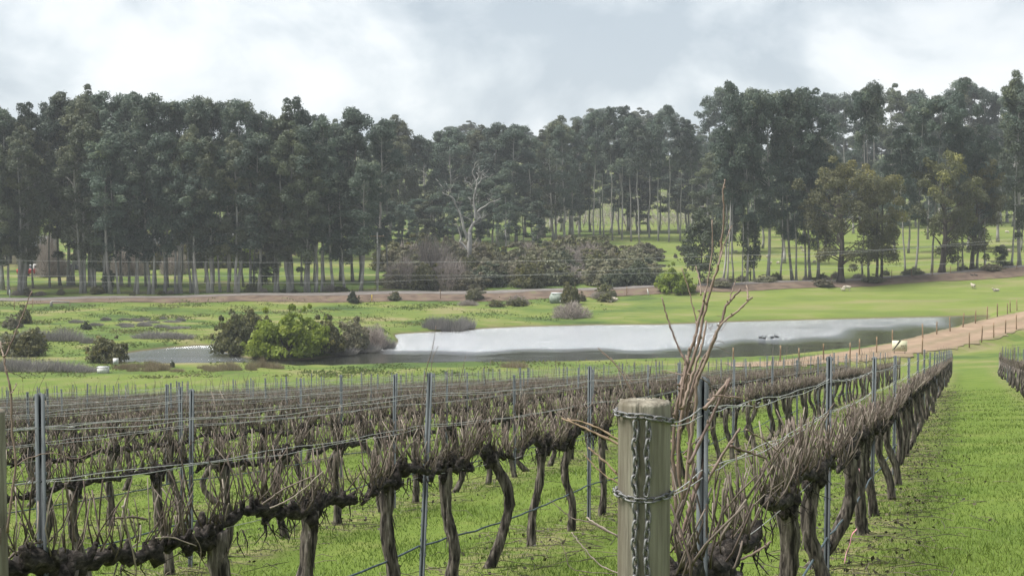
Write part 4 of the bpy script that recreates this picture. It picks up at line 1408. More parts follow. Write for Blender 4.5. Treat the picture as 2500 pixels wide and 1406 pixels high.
# second and third ranks of the same belt, whose heads make the skyline
for xp in list(range(-40, 960, 30)):
    b = at_road(xp + rt.normal(0, 6), 9, .5 + rt.uniform(0, .5))
    tree(b, skyline(xp) + rt.choice([0, 4, 10, 30]), E_HEAD if gap(xp) else E_TALL if rt.rand() < .6 else E_TOP, 27.0, 'dark back-rank eucalyptus of the roadside belt, ' + by_left(xp), 'skyline eucalypts of the belt left of the dead tree', wide=rt.uniform(.85, 1.1))
for xp in list(range(-30, 930, 40)):
    b = at_road(xp + rt.normal(0, 10), 10, .55 + rt.uniform(0, .4))
    tree(b, max(skyline(xp) + rt.uniform(20, 70), rt.uniform(325, 350) if gap(xp) else 0), E_TALL, 27.0, 'dark eucalyptus on the rise behind the belt, ' + by_left(xp).replace('in front of', 'behind'), 'eucalypts behind the sheds', wide=rt.uniform(.9, 1.15))

# right-hand belt
RG = 'eucalypts in the belt along the road beside the sheep paddock'
for xp in [1765, 1776, 1791, 1812, 1824, 1843, 1875, 1905, 1936, 1945, 1968, 1979, 1998, 2107, 2122, 2211, 2234, 2276, 2340, 2352, 2386, 2405, 2470, 2492]:
    b = at_road(xp, 9, rt.uniform(.0, .12))
    big = rt.rand() < .6
    tree(b, skyline(xp) + (rt.uniform(0, 18) if big else rt.uniform(95, 170)), (E_HEAD if big and gap(xp) and rt.rand() < .6 else E_TOP if rt.rand() < .5 else E_TALL), 27.0, 'slim pole-trunked eucalyptus on the paddock road ' + by_right(xp), RG, wide=rt.uniform(.75, 1.0))
for xp in list(range(1725, 2540, 34)):
    y = rt.uniform(335, 360)
    b = on((xp - 1250) / F * y, y)
    tree(b, skyline(xp) + rt.uniform(-4, 14), E_HEAD if gap(xp) and rt.rand() < .5 else E_TALL, 27.0, 'skyline eucalyptus beyond the sheep meadow, seen ' + by_right(xp), 'skyline eucalypts beyond the sheep meadow', wide=rt.uniform(.95, 1.3))
for xp in list(range(1690, 2560, 24)):
    y = rt.uniform(345, 430)
    b = on((xp - 1250) / F * y, y)
    tree(b, max(skyline(xp) + rt.uniform(50, 150), 295), E_TALL, 27.0, 'eucalyptus deep in the far wood, seen ' + by_right(xp), 'eucalypts of the wood beyond the sheep meadow', wide=rt.uniform(1.1, 1.5))
# the distinctive ones of this belt
tree(at_road(2053, 6, .9), 418, E_OLIVE, 15.0, 'broad olive-crowned tree with yellowish tips on the road bank', name='broad_gum_tree', wide=1.05, idx=0)
tree(at_road(2150, 6, .95), 440, E_OLIVE, 15.0, 'ivy-clad twin-stemmed gum with olive crown on the road bank', name='broad_gum_tree', wide=.85, idx=1)
tree(at_road(2300, 7, .9), 405, E_OLIVE, 15.0, 'massive dark-trunked gum with yellow-green crown beside the road', name='broad_gum_tree', wide=1.05, idx=2)
tree(at_road(2375, 9, .05), 420, E_OLIVE, 15.0, 'olive gum crowding the massive dark trunk', name='broad_gum_tree', wide=.8, idx=0)
tree(at_road(1708, 7, .5), 540, E_BUSHY, 8.0, 'dense rounded dark evergreen on a short stem beside the lime bush', name='evergreen_tree', wide=.95, idx=0)
tree(at_road(2443, 7, .4), 607, E_BUSHY, 8.0, 'small dark sapling on the road bank by the white gate rail', name='evergreen_tree', wide=.5, idx=1)
tree(at_road(1832, 9, .1), 545, E_BUSHY, 8.0, 'low drooping evergreen among the pole trunks', name='evergreen_tree', wide=.55, idx=0)
tree(at_road(640, 9, .1), 635, E_BUSHY, 8.0, 'low dark evergreen in front of the eucalyptus belt', name='evergreen_tree', wide=.6, idx=0)
tree(at_road(265, 9, .06), 668, E_BUSHY, 8.0, 'small bushy regrowth round thin stems in the belt', name='evergreen_tree', wide=.45, idx=1)

# centre: trees on the far hillside in front of the hill vineyard
CG = 'eucalypts below the hill vineyard'
for xp in [1356, 1380, 1400, 1415, 1449, 1474, 1495, 1519, 1541, 1561, 1585, 1607, 1633, 1660, 1690]:
    y = rt.uniform(292, 312)
    b = on((xp - 1250) / F * y, y)
    tree(b, skyline(xp) + rt.uniform(0, 45), E_TOP if xp > 1430 else E_TALL, 27.0, 'eucalyptus with long bare trunk in front of the hill vineyard', CG, wide=rt.uniform(.9, 1.2))
for xp in list(range(930, 1345, 22)):
    y = rt.uniform(285, 320)
    b = on((xp - 1250) / F * y, y)
    tree(b, skyline(xp) + rt.uniform(-2, 30), E_TALL, 27.0, 'dark eucalyptus of the wood, standing ' + by_mid(xp), 'eucalypts behind the dead tree', wide=rt.uniform(1.0, 1.35))
for xp in list(range(940, 1720, 34)):
    y = rt.uniform(505, 560)
    b = on((xp - 1250) / F * y, y)
    tree(b, skyline(xp) + rt.uniform(-2, 26), E_TALL, 27.0, 'distant ridge eucalyptus showing ' + by_mid(xp), 'ridge eucalypts', wide=rt.uniform(1.5, 2.0))
for xp in list(range(950, 1340, 36)):
    y = rt.uniform(250, 275)
    b = on((xp - 1250) / F * y, y)
    tree(b, rt.uniform(400, 500), E_TALL, 27.0, 'short eucalyptus at the foot of the wood ' + by_mid(xp), 'small eucalypts behind the dead tree', wide=rt.uniform(1.0, 1.4))
for xp in list(range(1345, 1710, 24)):
    y = rt.uniform(318, 340)
    b = on((xp - 1250) / F * y, y)
    tree(b, rt.uniform(330, 430), E_TALL, 27.0, 'bushy eucalyptus at the lower edge of the hill vineyard', 'eucalypts at the lower edge of the hill vineyard', wide=rt.uniform(1.0, 1.4))
for xp in list(range(1740, 2520, 44)):
    b = at_road(xp + rt.normal(0, 8), 10, rt.uniform(0.1, .9))
    tree(b, rt.uniform(330, 470), E_TALL, 27.0, 'shorter leafy eucalyptus behind the pole trunks ' + by_right(xp), 'shorter eucalypts behind the pole trunks', wide=rt.uniform(.9, 1.2))
print('trees', NT)

# hill vineyard glimpsed between the trunks
mb = MB()
rh = np.random.RandomState(8)
hd = np.array([.62, .78])                        # heading of the rows up the hill
hn = np.array([.78, -.62])
for r in range(-34, 22):
    for s in np.arange(-20, 150, 3.0):
        p = np.array([8.0, 345.0]) + hn * r * 4.2 + hd * s
        t = p[0] / p[1]
        if not (.02 < t < .15) or p[1] > 470 or p[1] < 345: continue
        g = on(*p)
        tube(mb, [g, g + (0, 0, 1.7)], .06, 4, 0, rh, True, .6)
        c = g + np.c_[rh.uniform(-1.1, 1.1, 9) * hd[0], rh.uniform(-1.1, 1.1, 9) * hd[1], rh.uniform(.9, 1.5, 9)]
        cards(mb, c, .6, .2, rh, 0, rh.uniform(.2, .9, 9))
tag(mb.obj('hill_vineyard', M['twig_grey']), 'bare vineyard rows climbing the hill between the tree trunks', 'vineyard', kind='stuff')

# ------------------------------------------------------------------ dead tree, drawn limb by limb
DT_D = road_y(1142, 9, 1.0) + 3
DZ = lambda pts: [(1040 + a * .1849, 390 + b * .1849) for a, b in pts]
b = px(1146, 638, DT_D); b[2] = hz(b[0], b[1])
dt = empty('dead_tree', b, 'bare silver-grey dead tree with forked limbs rising from the scrub', 'tree')
limbs = [('trunk', [(572, 1400), (574, 1300), (575, 1180), (578, 1060), (572, 960)], .62, .42, 0),
         ('limb', [(572, 980), (585, 920), (640, 830), (690, 785), (712, 760), (690, 715), (665, 700)], .36, .22, .3),
         ('limb', [(655, 800), (650, 700), (635, 600), (632, 520), (650, 420), (668, 350), (665, 290), (640, 235), (615, 180), (615, 140)], .30, .08, .8),
         ('branch', [(680, 330), (715, 290), (730, 240), (738, 200)], .16, .11, .8),
         ('branch', [(730, 258), (790, 230), (860, 238)], .07, .03, .6),
         ('branch', [(660, 290), (695, 225), (690, 200), (662, 172)], .10, .05, 1.0),
         ('twig', [(618, 150), (632, 110), (640, 70)], .05, .02, .8),
         ('branch', [(680, 690), (720, 650), (790, 610), (845, 568), (920, 545), (985, 512)], .20, .08, .0),
         ('branch', [(620, 395), (590, 375), (568, 350)], .07, .04, .5),
         ('branch', [(645, 640), (610, 605), (590, 592)], .08, .04, .5),
         ('branch', [(672, 480), (668, 465), (655, 440)], .10, .05, .3),
         ('limb', [(560, 1060), (530, 990), (500, 910), (485, 830), (465, 750), (440, 690), (400, 620), (380, 560), (368, 525), (330, 490), (270, 465), (220, 440)], .30, .10, -.6),
         ('branch', [(370, 530), (410, 560), (455, 575)], .08, .05, -.8),
         ('branch', [(225, 440), (215, 430), (235, 400), (210, 340), (165, 290)], .07, .02, -.8),
         ('branch', [(360, 500), (340, 430), (305, 398)], .06, .03, -.9),
         ('limb', [(545, 1200), (500, 1130), (450, 1080), (465, 1040), (440, 950), (420, 890), (390, 845)], .22, .08, .7),
         ('branch', [(620, 850), (580, 790), (530, 765)], .12, .06, -.6),
         ('branch', [(640, 860), (680, 840), (715, 830)], .14, .05, .8),
         ('branch', [(700, 770), (745, 770), (780, 775)], .10, .04, .2)]
for nm, pts, ra, rb, dd in limbs:
    P = np.array([px(x, y, DT_D + dd * i / len(pts)) for i, (x, y) in enumerate(DZ(pts))]) - b
    m = len(P) * 3
    mb = MB(); tube(mb, smooth_path(P, m), np.linspace(ra, rb, m) * .74, 8, .08, rt)
    mb.obj(nm, M['bark_dead'], dt, True)


mb = MB()
for nm, pts, ra, rb, dd in limbs[1:]:
    P = np.array([px(x, y, DT_D + dd * i / len(pts)) for i, (x, y) in enumerate(DZ(pts))]) - b
    for _ in range(4):
        q0 = smooth_path(P, 30)[rt.randint(12, 30)]
        d = rand_dirs(1, rt)[0]; d[2] = abs(d[2]) + .3
        L = rt.uniform(.5, 1.6)
        tube(mb, [q0, q0 + d * L * .5 + rt.normal(0, .1, 3), q0 + d * L], [.045, .03, .012], 5, .05, rt)
mb.obj('twigs', M['bark_dead'], dt, True)


# ------------------------------------------------------------------ shrubs, bare bushes, rushes
def shrub_mesh(seed, mat, per=60, ncl=90, leaf=(.22, .12), flat=.75, up=0.2, stem='bark_dark', open_=False, base=.08):
    """unit bush: about 1 m in radius, 1 m high, scaled when planted"""
    g = np.random.RandomState(seed)
    C, T = MB(), MB()
    cen, rad, tin = [], [], []
    for i in range(ncl):
        d = rand_dirs(1, g)[0]; d[2] = abs(d[2]) ** 1.3
        r = g.uniform(.35, 1) ** .5 * g.uniform(.78, 1.0) * (1 + .15 * math.sin(d[0] * 4 + seed) * math.cos(d[1] * 5))
        c = np.array([d[0] * r * .82, d[1] * r * .82, base + d[2] * r * .86])
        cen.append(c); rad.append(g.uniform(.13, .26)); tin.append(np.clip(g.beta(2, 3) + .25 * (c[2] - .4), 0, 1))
    for i in range(16):
        d = rand_dirs(1, g)[0]; d[2] = abs(d[2])
        cen.append(d * g.uniform(.95, 1.18) * np.array([.85, .85, .95]) + (0, 0, base)); rad.append(g.uniform(.06, .13)); tin.append(g.beta(2, 2))
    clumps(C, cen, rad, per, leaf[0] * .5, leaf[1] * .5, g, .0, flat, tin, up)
    for i in range(7):
        c = cen[g.randint(ncl)]
        tube(T, [(g.normal(0, .05), g.normal(0, .05), -.15), c * np.array([.4, .4, .45]), c], [.035, .022, .008], 5, .1, g, False)
    return T.mesh('stems', M[stem]), C.mesh('foliage', M[mat])


def twig_mesh(seed, mat='twig_grey', n=2600, up=.8, L=.30, W=.012):
    """bare bush: a dome of fine twigs on forking stems"""
    g = np.random.RandomState(seed)
    C, T = MB(), MB()
    d = rand_dirs(n, g); d[:, 2] = abs(d[:, 2])
    r = g.uniform(.12, 1, n) ** .55
    lump = 1 + .16 * np.sin(d[:, 0] * 5 + 1) * np.sin(d[:, 1] * 6)
    c = d * (r * lump)[:, None] * np.array([.95, .95, .95])
    a = d * .7 + rand_dirs(n, g) * .6; a[:, 2] += up * .5
    a /= np.linalg.norm(a, axis=1)[:, None]
    b = np.cross(a, rand_dirs(n, g)); b /= np.linalg.norm(b, axis=1)[:, None]
    LL = (L * g.uniform(.5, 1.2, n))[:, None]; WW = (W * g.uniform(.6, 1.4, n))[:, None]
    v = np.stack([c - a * LL * .5 - b * WW, c - a * LL * .5 + b * WW, c + a * LL * .5], 1).reshape(-1, 3)
    C.add(v, None, np.arange(3 * n).reshape(-1, 3), np.repeat(np.clip(g.normal(.5, .25, n), 0, 1), 3))
    for i in range(16):
        e = d[g.randint(n)] * .8
        m1 = e * np.array([.35, .35, .55]) + g.normal(0, .04, 3)
        tube(T, [(g.normal(0, .04), g.normal(0, .04), -.1), m1, e], [.04, .022, .006], 5, .1, g, False)
    return T.mesh('stems', M['bark_dark']), C.mesh('twigs', M[mat])


def rush_mesh(seed, mat='rush', n=1500, spread=1.0, h=1.0, lean=.22, W=.016):
    g = np.random.RandomState(seed)
    C = MB()
    a = g.uniform(0, 6.28, n); r = g.uniform(0, 1, n) ** .6 * spread
    x, y = r * np.cos(a), r * np.sin(a)
    hh = h * g.uniform(.3, 1.05, n) * (1 - .5 * (r / spread) ** 2) * (1 + .25 * np.sin(a * 3 + seed) * (r / spread))
    tx = x + g.normal(0, lean, n) * hh + x * .22; ty = y + g.normal(0, lean, n) * hh + y * .22
    az = g.uniform(0, 6.28, n); w = W * g.uniform(.6, 1.4, n)
    v = np.stack([np.stack([x - np.cos(az) * w, y - np.sin(az) * w, np.full(n, -.05)], -1), np.stack([x + np.cos(az) * w, y + np.sin(az) * w, np.full(n, -.05)], -1), np.stack([tx, ty, hh], -1)], 1).reshape(-1, 3)
    C.add(v, None, np.arange(3 * n).reshape(-1, 3), np.repeat(np.clip(g.normal(.5, .22, n), 0, 1), 3))
    return C.mesh('rushes', M[mat])


SH = {k: [shrub_mesh(700 + 10 * j + i, k) for i in range(3)] for j, k in enumerate(['leaf_scrub', 'leaf_dark', 'leaf_lime', 'leaf_olive'])}
TW = [twig_mesh(760 + i) for i in range(3)]
RU = [rush_mesh(780 + i) for i in range(3)]
ST = [rush_mesh(790 + i, 'straw', 700, 1.0, 1.0, .35) for i in range(2)]


def bush(g, wpx, hpx, kind, label, group=None, name='shrub', deep=1.0):
    """wpx, hpx: size in photograph pixels at that distance"""
    k = g[1] / F
    w, h = wpx * k * .58, hpx * k * 1.03
    ms = {'twig': TW}.get(kind) or SH[kind]
    T, C = ms[rt.randint(3)]
    e = empty(name, g, label, 'bush', group, rt.uniform(0, 6.28), (w, w * deep, h))
    link('stems', T, e); link('foliage' if kind != 'twig' else 'twigs', C, e)
    return e


# scrub thicket between the road and the wood
for i in range(125):
    xp = rt.uniform(960, 1575); f = rt.rand()
    y = road_y(xp, 9, 0) + 2 + f * 48
    g = on((xp - 1250) / F * y, y)
    kd = rt.choice(['leaf_scrub', 'leaf_scrub', 'leaf_scrub', 'leaf_scrub', 'leaf_olive', 'leaf_olive', 'leaf_dark', 'twig'])
    bush(g, rt.uniform(70, 130), rt.uniform(40, 66) * (1 if xp < 1500 else .7), kd, {'leaf_scrub': 'grey-green', 'leaf_olive': 'olive', 'leaf_dark': 'dark green', 'twig': 'leafless grey'}[kd] + ' bush in the thicket ' + ('under the dead tree' if xp < 1200 else 'in front of the wood, right of the dead tree' if xp < 1400 else 'towards the lime-green bush'), 'scrub thicket round the dead tree')
for (xp, w, h, kd, dy, lab) in [(1050, 125, 118, 'twig', 12, 'large leafless pinkish-grey bush left of the dead tree'), (985, 90, 78, 'twig', 6, 'smaller leafless bush at the end of the eucalyptus belt'),
                                (1100, 110, 80, 'twig', 3, 'leafless bush in front of the dead tree foot'), (1560, 90, 62, 'leaf_dark', -1, 'dark bush beside the lime-green bush at the road'),
                                (1500, 60, 45, 'leaf_dark', -2, 'low dark bush behind the white marker stake')]:
    bush(at_road(xp, 9, 0, dy), w, h, kd, lab)
bush(at_road(1648, 6, .3), 84, 64, 'leaf_lime', 'round bright lime-green bush beside the road bank', name='lime_bush')
bush(at_road(1682, 6, .35), 40, 34, 'leaf_lime', 'small lime-green bush tucked beside the round one', name='lime_bush')
# roadside weeds along the bank
for i in range(16):
    xp = rt.uniform(930, 1520)
    bush(at_road(xp, 5, rt.uniform(.55, 1.3)), rt.uniform(20, 50), rt.uniform(14, 30), rt.choice(['leaf_scrub', 'leaf_olive', 'twig']), 'small roadside bush on the soil bank', 'bushes on the road bank')
bush(at_road(861, 6, .2), 30, 28, 'leaf_dark', 'single round dark bush on the bare soil bank')
bush(at_road(1392, 5, .5), 46, 52, 'leaf_olive', 'upright olive bush beside the grey tank')
bush(ground_px(1395, 775), 90, 40, 'twig', 'thorny grey bush near the lying sheep')
for xp, yp in ((2010, 700), (1870, 690), (1760, 700), (2230, 672), (2130, 690), (2420, 660)):
    bush(ground_px(xp, yp), 60, 16, 'leaf_scrub', 'low weed clump along the paddock road bank', 'weeds on the paddock bank')
for i in range(14):
    xp, yp = rt.uniform(1560, 1690), rt.uniform(600, 650)
    bush(ground_px(xp, yp), rt.uniform(8, 16), rt.uniform(8, 14), 'leaf_scrub', 'tiny dark tussock on the green slope above the lime bush', 'tussocks above the lime bush')

for i in range(34):
    xp = rt.choice([rt.uniform(0, 930), rt.uniform(1700, 2480)])
    bush(at_road(xp, 9, rt.uniform(-.02, .12)), rt.uniform(16, 44), rt.uniform(8, 20), rt.choice(['leaf_scrub', 'leaf_olive', 'twig']), 'low weedy scrub at the feet of the roadside eucalypts', 'scrub at the eucalypt feet')
# lakeside clump
G = lambda x, y: ground_px(x, y)
bush(G(700, 868), 170, 108, 'leaf_lime', 'big rounded yellow-green willow bush at the lake edge', name='willow_bush')
bush(G(640, 872), 90, 60, 'leaf_lime', 'low lime-green willow shoots at the water', name='willow_bush')
bush(G(762, 866), 90, 95, 'leaf_lime', 'right-hand lobe of yellow-green willow behind the dark bush', name='willow_bush')
bush(G(572, 862), 110, 92, 'leaf_olive', 'olive-brown bush left of the yellow-green willow')
bush(G(625, 850), 100, 92, 'leaf_olive', 'olive bush rising behind the yellow-green willow')
bush(G(800, 862), 100, 80, 'leaf_olive', 'brownish olive bush right of the willow')
bush(G(862, 852), 90, 68, 'leaf_scrub', 'grey-green bush on the rushy spit')
bush(G(915, 848), 70, 55, 'twig', 'dry grey brush near the tip of the spit')
bush(G(262, 885), 100, 62, 'leaf_olive', 'dome-topped olive shrub standing by the white pump box')


def rushes(g, wpx, hpx, kind, label, group=None, deep=.6, name='rush_clump'):
    k = g[1] / F
    me = (RU if kind == 'rush' else ST)[rt.randint(2)]
    o = link(name, me, None, g)
    o.scale = (wpx * k * .5, wpx * k * .5 * deep, hpx * k)
    return tag(o, label, 'rushes', group)


for (x, y, w, h, lab) in [(1062, 806, 60, 38, 'left part of the grey rush clump on the far lake shore'), (1100, 806, 80, 40, 'tall grey rush clump on the far lake shore'), (1135, 805, 50, 34, 'right end of the grey rush clump on the far shore'),
                          (90, 832, 120, 36, 'wide grey rush bed in the left meadow'), (160, 832, 80, 40, 'grey rush tuft beside the wide rush bed'), (215, 838, 40, 22, 'small grey rush tuft by the dome shrub'),
                          (380, 825, 110, 20, 'low grey rush strip in the meadow above the lake arm'), (430, 826, 80, 18, 'low grey rush strip next to the lake arm'), (60, 905, 140, 36, 'dark grey rush bed near the pump box'), (140, 905, 120, 32, 'grey rush bed running to the pump box'),
                          (30, 905, 90, 40, 'tall dark rushes at the vineyard end'), (205, 908, 70, 20, 'short rushes in front of the pump box'), (930, 850, 70, 30, 'brown rushes at the tip of the spit'), (880, 862, 90, 26, 'brown rushes along the spit bank'), (830, 868, 80, 24, 'dry rushes under the olive bush')]:
    rushes(G(x, y), w, h, 'rush', lab)
for i in range(26):
    x = rt.uniform(290, 735); y = rt.uniform(897, 908)
    rushes(G(x, y), rt.uniform(26, 50), rt.uniform(12, 24), 'straw', 'straw-coloured grass tussock along the near lake shore', 'straw tussocks at the lake', name='straw_tussock')
rushes(G(1255, 897), 66, 22, 'straw', 'single round straw tussock against the dark water', name='straw_tussock')
rushes(G(640, 897), 26, 34, 'straw', 'tall pale plume grass by the willow', name='straw_tussock')
for (x, y, w, h) in [(60, 870, 110, 60), (20, 860, 80, 50), (85, 850, 60, 45), (60, 790, 40, 40), (30, 800, 50, 26)]:
    bush(G(x, y), w, h, 'leaf_olive' if x > 40 else 'leaf_scrub', 'brown-green bush in the left meadow among the rushes', 'bushes among the left rushes')
for i in range(18):
    x, y = rt.uniform(180, 480), rt.uniform(775, 806)
    rushes(G(x, y), rt.uniform(18, 46), rt.uniform(6, 13), 'rush', 'small grey-green sedge tuft scattered in the left meadow', 'sedge tufts of the left meadow', name='sedge_tuft')
bush(G(210, 805), 24, 20, 'leaf_dark', 'small dark round shrub in the left meadow')
bush(G(421, 897), 12, 16, 'leaf_dark', 'tiny dark shrub on the near lake shore')
# bare little trees by the sheds
for (x, yb, w, h, lab) in [(141, 700, 60, 62, 'small leafless orchard tree on the grass before the sheds'), (118, 690, 60, 120, 'tall leafless tree beside the white car'), (300, 668, 60, 70, 'leafless tree in front of the long shed'), (330, 660, 60, 60, 'leafless tree beside the long shed'), (425, 655, 70, 60, 'leafless tree near the shed end')]:
    g = at_road(x, 10, .25)
    bush(g, w, h, 'twig', lab, name='bare_tree')
for (x, w, h) in [(470, 60, 60), (520, 60, 80), (585, 70, 90), (555, 60, 60), (650, 60, 50), (250, 60, 60), (380, 50, 50)]:
    bush(at_road(x, 10, .45), w, h, 'leaf_lime' if x in (520, 585) else 'leaf_olive', 'garden shrub in sunlight behind the eucalyptus trunks', 'garden shrubs behind the belt')

# ------------------------------------------------------------------ animals (skinned bodies)
def skin_mesh(name, verts, edges, radii, mat, sub=2, root=0):
    me = bpy.data.meshes.new(name)
    me.from_pydata([Vector(v) for v in verts], edges, [])
    o = bpy.data.objects.new(name, me); COL.objects.link(o)
    md = o.modifiers.new('skin', 'SKIN')
    for i, r in enumerate(radii):
        sv = me.skin_vertices[0].data[i]
        sv.radius = (r, r) if not hasattr(r, '__len__') else r
        sv.use_root = (i == root)
    s = o.modifiers.new('sub', 'SUBSURF'); s.levels = sub
    dg = bpy.context.evaluated_depsgraph_get()
    out = bpy.data.meshes.new_from_object(o.evaluated_get(dg))
    out.name = name
    bpy.data.objects.remove(o)
    out.materials.clear(); out.materials.append(mat)
    out.polygons.foreach_set('use_smooth', np.ones(len(out.polygons), bool))
    return out


def sheep_mesh(pose):
    if pose == 'graze':
        V = [(0, 0, .58), (.28, 0, .60), (.48, 0, .58), (.62, 0, .46), (.72, 0, .26), (.82, 0, .10), (-.28, 0, .60), (-.48, 0, .58), (-.56, 0, .44)]
        R_ = [.25, .25, .19, .11, .09, .045, .26, .19, .05]
    elif pose == 'stand':
        V = [(0, 0, .58), (.28, 0, .60), (.46, 0, .64), (.58, 0, .78), (.66, 0, .90), (.82, 0, .84), (-.28, 0, .60), (-.48, 0, .58), (-.56, 0, .44)]
        R_ = [.25, .25, .20, .12, .10, .05, .26, .19, .05]
    else:
        V = [(0, 0, .26), (.28, 0, .27), (.46, 0, .32), (.56, 0, .46), (.64, 0, .56), (.80, 0, .50), (-.28, 0, .27), (-.48, 0, .24), (-.56, 0, .16)]
        R_ = [.26, .25, .19, .11, .10, .05, .27, .20, .05]
    E = [(0, 1), (1, 2), (2, 3), (3, 4), (4, 5), (0, 6), (6, 7), (7, 8)]
    def leg(att, x, y, z):
        i = len(V)
        if pose == 'lie':
            V.extend([(x, y, .10), (x + .20, y * 1.2, .05), (x + .05, y * 1.3, .04)])
        else:
            kx = -.04 if x < 0 else .02
            V.extend([(x, y, .40), (x + kx, y, .22), (x, y, .0)])
        R_.extend([.085, .04, .032]); E.extend([(att, i), (i, i + 1), (i + 1, i + 2)])
    leg(1, .30, .13, 0); leg(1, .30, -.13, 0); leg(6, -.32, .13, 0); leg(6, -.32, -.13, 0)
    h = V[4]
    for sy in (-1, 1):
        i = len(V); V.append((h[0] - .02, sy * .17, h[2] + .03)); R_.append(.026); E.append((4, i))
    return skin_mesh('sheep', V, E, R_, M['wool'])


SHEEP = {p: sheep_mesh(p) for p in ('graze', 'stand', 'lie')}


def sheep(g, rz, k, pose, label, group=None):
    o = link('sheep', SHEEP[pose], None, g)
    o.rotation_euler = (0, 0, rz); o.scale = (k,) * 3
    return tag(o, label, 'sheep', group)


g = ground_px(1497, 737); sheep(g, 3.0, 1.15, 'lie', 'sheep lying on the grass near the thorny grey bush')
g = ground_px(1488, 739); sheep(g, 3.3, .6, 'lie', 'lamb lying against the resting ewe')
g = ground_px(2068, 711); sheep(g, 2.9, .95, 'graze', 'ewe grazing in the paddock below the broad olive tree')
g = ground_px(2058, 711); sheep(g, 2.6, .5, 'stand', 'lamb standing at the nose of the grazing ewe')
g = ground_px(2376, 706); sheep(g, 1.9, .8, 'stand', 'sheep standing end-on above the dirt road bend')
g = ground_px(2432, 713); sheep(g, 3.2, .8, 'lie', 'sheep resting in the paddock above the dirt road')
for (x, y) in [(1797, 618), (1829, 619), (1854, 616), (1875, 630), (1880, 648), (1900, 646), (1956, 607), (1960, 616), (1972, 642), (1989, 643), (1780, 643), (1880, 590), (1917, 589)]:
    sheep(ground_px(x, y), rt.uniform(0, 6.28), .62, rt.choice(['graze', 'stand', 'graze']), 'distant sheep grazing the meadow behind the pole trunks', 'sheep behind the pole trunks')
for (x, y) in [(2447, 606), (2464, 617), (2458, 571)]:
    sheep(ground_px(x, y), rt.uniform(0, 6.28), .75, 'graze', 'sheep on the open slope above the small sapling', 'sheep above the sapling')


def bird_mesh(white=False):
    V = [(0, 0, .12), (.14, 0, .13), (.22, 0, .20), (.24, 0, .32), (.27, 0, .40), (.37, 0, .38), (-.16, 0, .13), (-.30, 0, .17)]
    return skin_mesh('bird', V, [(0, 1), (1, 2), (2, 3), (3, 4), (4, 5), (0, 6), (6, 7)], [.13, .11, .06, .04, .05, .018, .11, .03], M['black'], 1)


BIRD = bird_mesh()
for (x, y, rz) in [(1859, 826, .2), (1868, 828, .5), (1888, 826, .1), (1899, 824, 3.0)]:
    d = ZC * F / (y - 500.0)
    o = link('swan', BIRD, None, ((x - 1250) / F * d, d, -.03))
    o.rotation_euler = (0, 0, rz); o.scale = (.85,) * 3
    tag(o, 'dark water bird floating on the lake', 'bird', 'dark birds on the lake')
for (x, y, lab) in [(1121, 498, 'magpie perched on the left limb of the dead tree')]:
    o = link('magpie', BIRD, None, px(x, y, DT_D - .5)); o.scale = (.9,) * 3
    tag(o, lab, 'bird')
for (x, y) in [(2373, 676), (2383, 675)]:
    o = link('crow', BIRD, None, ground_px(x, y)); o.scale = (.8,) * 3; o.rotation_euler = (0, 0, 2.8)
    tag(o, 'black bird feeding at the top of the paddock', 'bird', 'crows in the paddock')

# ------------------------------------------------------------------ fence, sign, poles, wires, tank, sheds, vehicles
fp = []
for k in range(3):
    mb = MB()
    g_ = np.random.RandomState(30 + k)
    tube(mb, [(0, 0, -.3), (0, 0, .5), (.01, 0, 1.0), (.0, 0, 1.42)], [.062, .060, .058, .055], 9, .03, g_)
    fp.append(mb.mesh('fence_post', M['fence_wood'], True))
S7 = lambda zx, zy: (2100 + zx * .2418, 560 + zy * .2418)
for side, lab, L in (('lake', 'brown wooden fence post on the lake side of the dirt road', [(325, 1165), (632, 1100), (773, 1065), (908, 1035), (1037, 995), (1162, 955), (1280, 915), (1385, 885), (1487, 855), (1583, 825), (1515, 838)]),
                     ('vine', 'brown wooden fence post on the vineyard side of the dirt road', [(625, 1265), (1102, 1198), (1225, 1145), (1348, 1095), (1467, 1055), (1577, 1015)])):
    for i, (zx, zy) in enumerate(L):
        x, y = S7(zx, zy)
        o = link('fence_post', fp[i % 3], None, ground_px(x, y, 60))
        o.rotation_euler = (rt.normal(0, .025), rt.normal(0, .025), rt.uniform(0, 6)); o.scale = (1, 1, rt.uniform(.92, 1.08))
        tag(o, lab, 'fence post', side + ' side fence posts')
for (x, y) in [(2098, 868), (2010, 880), (1905, 885), (1950, 892), (2075, 878), (1790, 890), (2140, 862)]:
    o = link('fence_post', fp[rt.randint(3)], None, ground_px(x, y, 60))
    tag(o, 'wooden fence post near the water behind the vine row ends', 'fence post', 'posts behind the vine row ends')
for (x, y) in [(2177, 678), (2225, 676), (2276, 672), (2320, 668), (2405, 662), (2482, 660), (2030, 690), (1530, 722), (1465, 722), (1145, 730), (1075, 730), (80, 752), (35, 756)]:
    o = link('paddock_post', fp[rt.randint(3)], None, ground_px(x, y, 120)); o.scale = (.8, .8, .85)
    tag(o, 'thin grey fence post along the foot of the road bank', 'fence post', 'posts along the road bank')

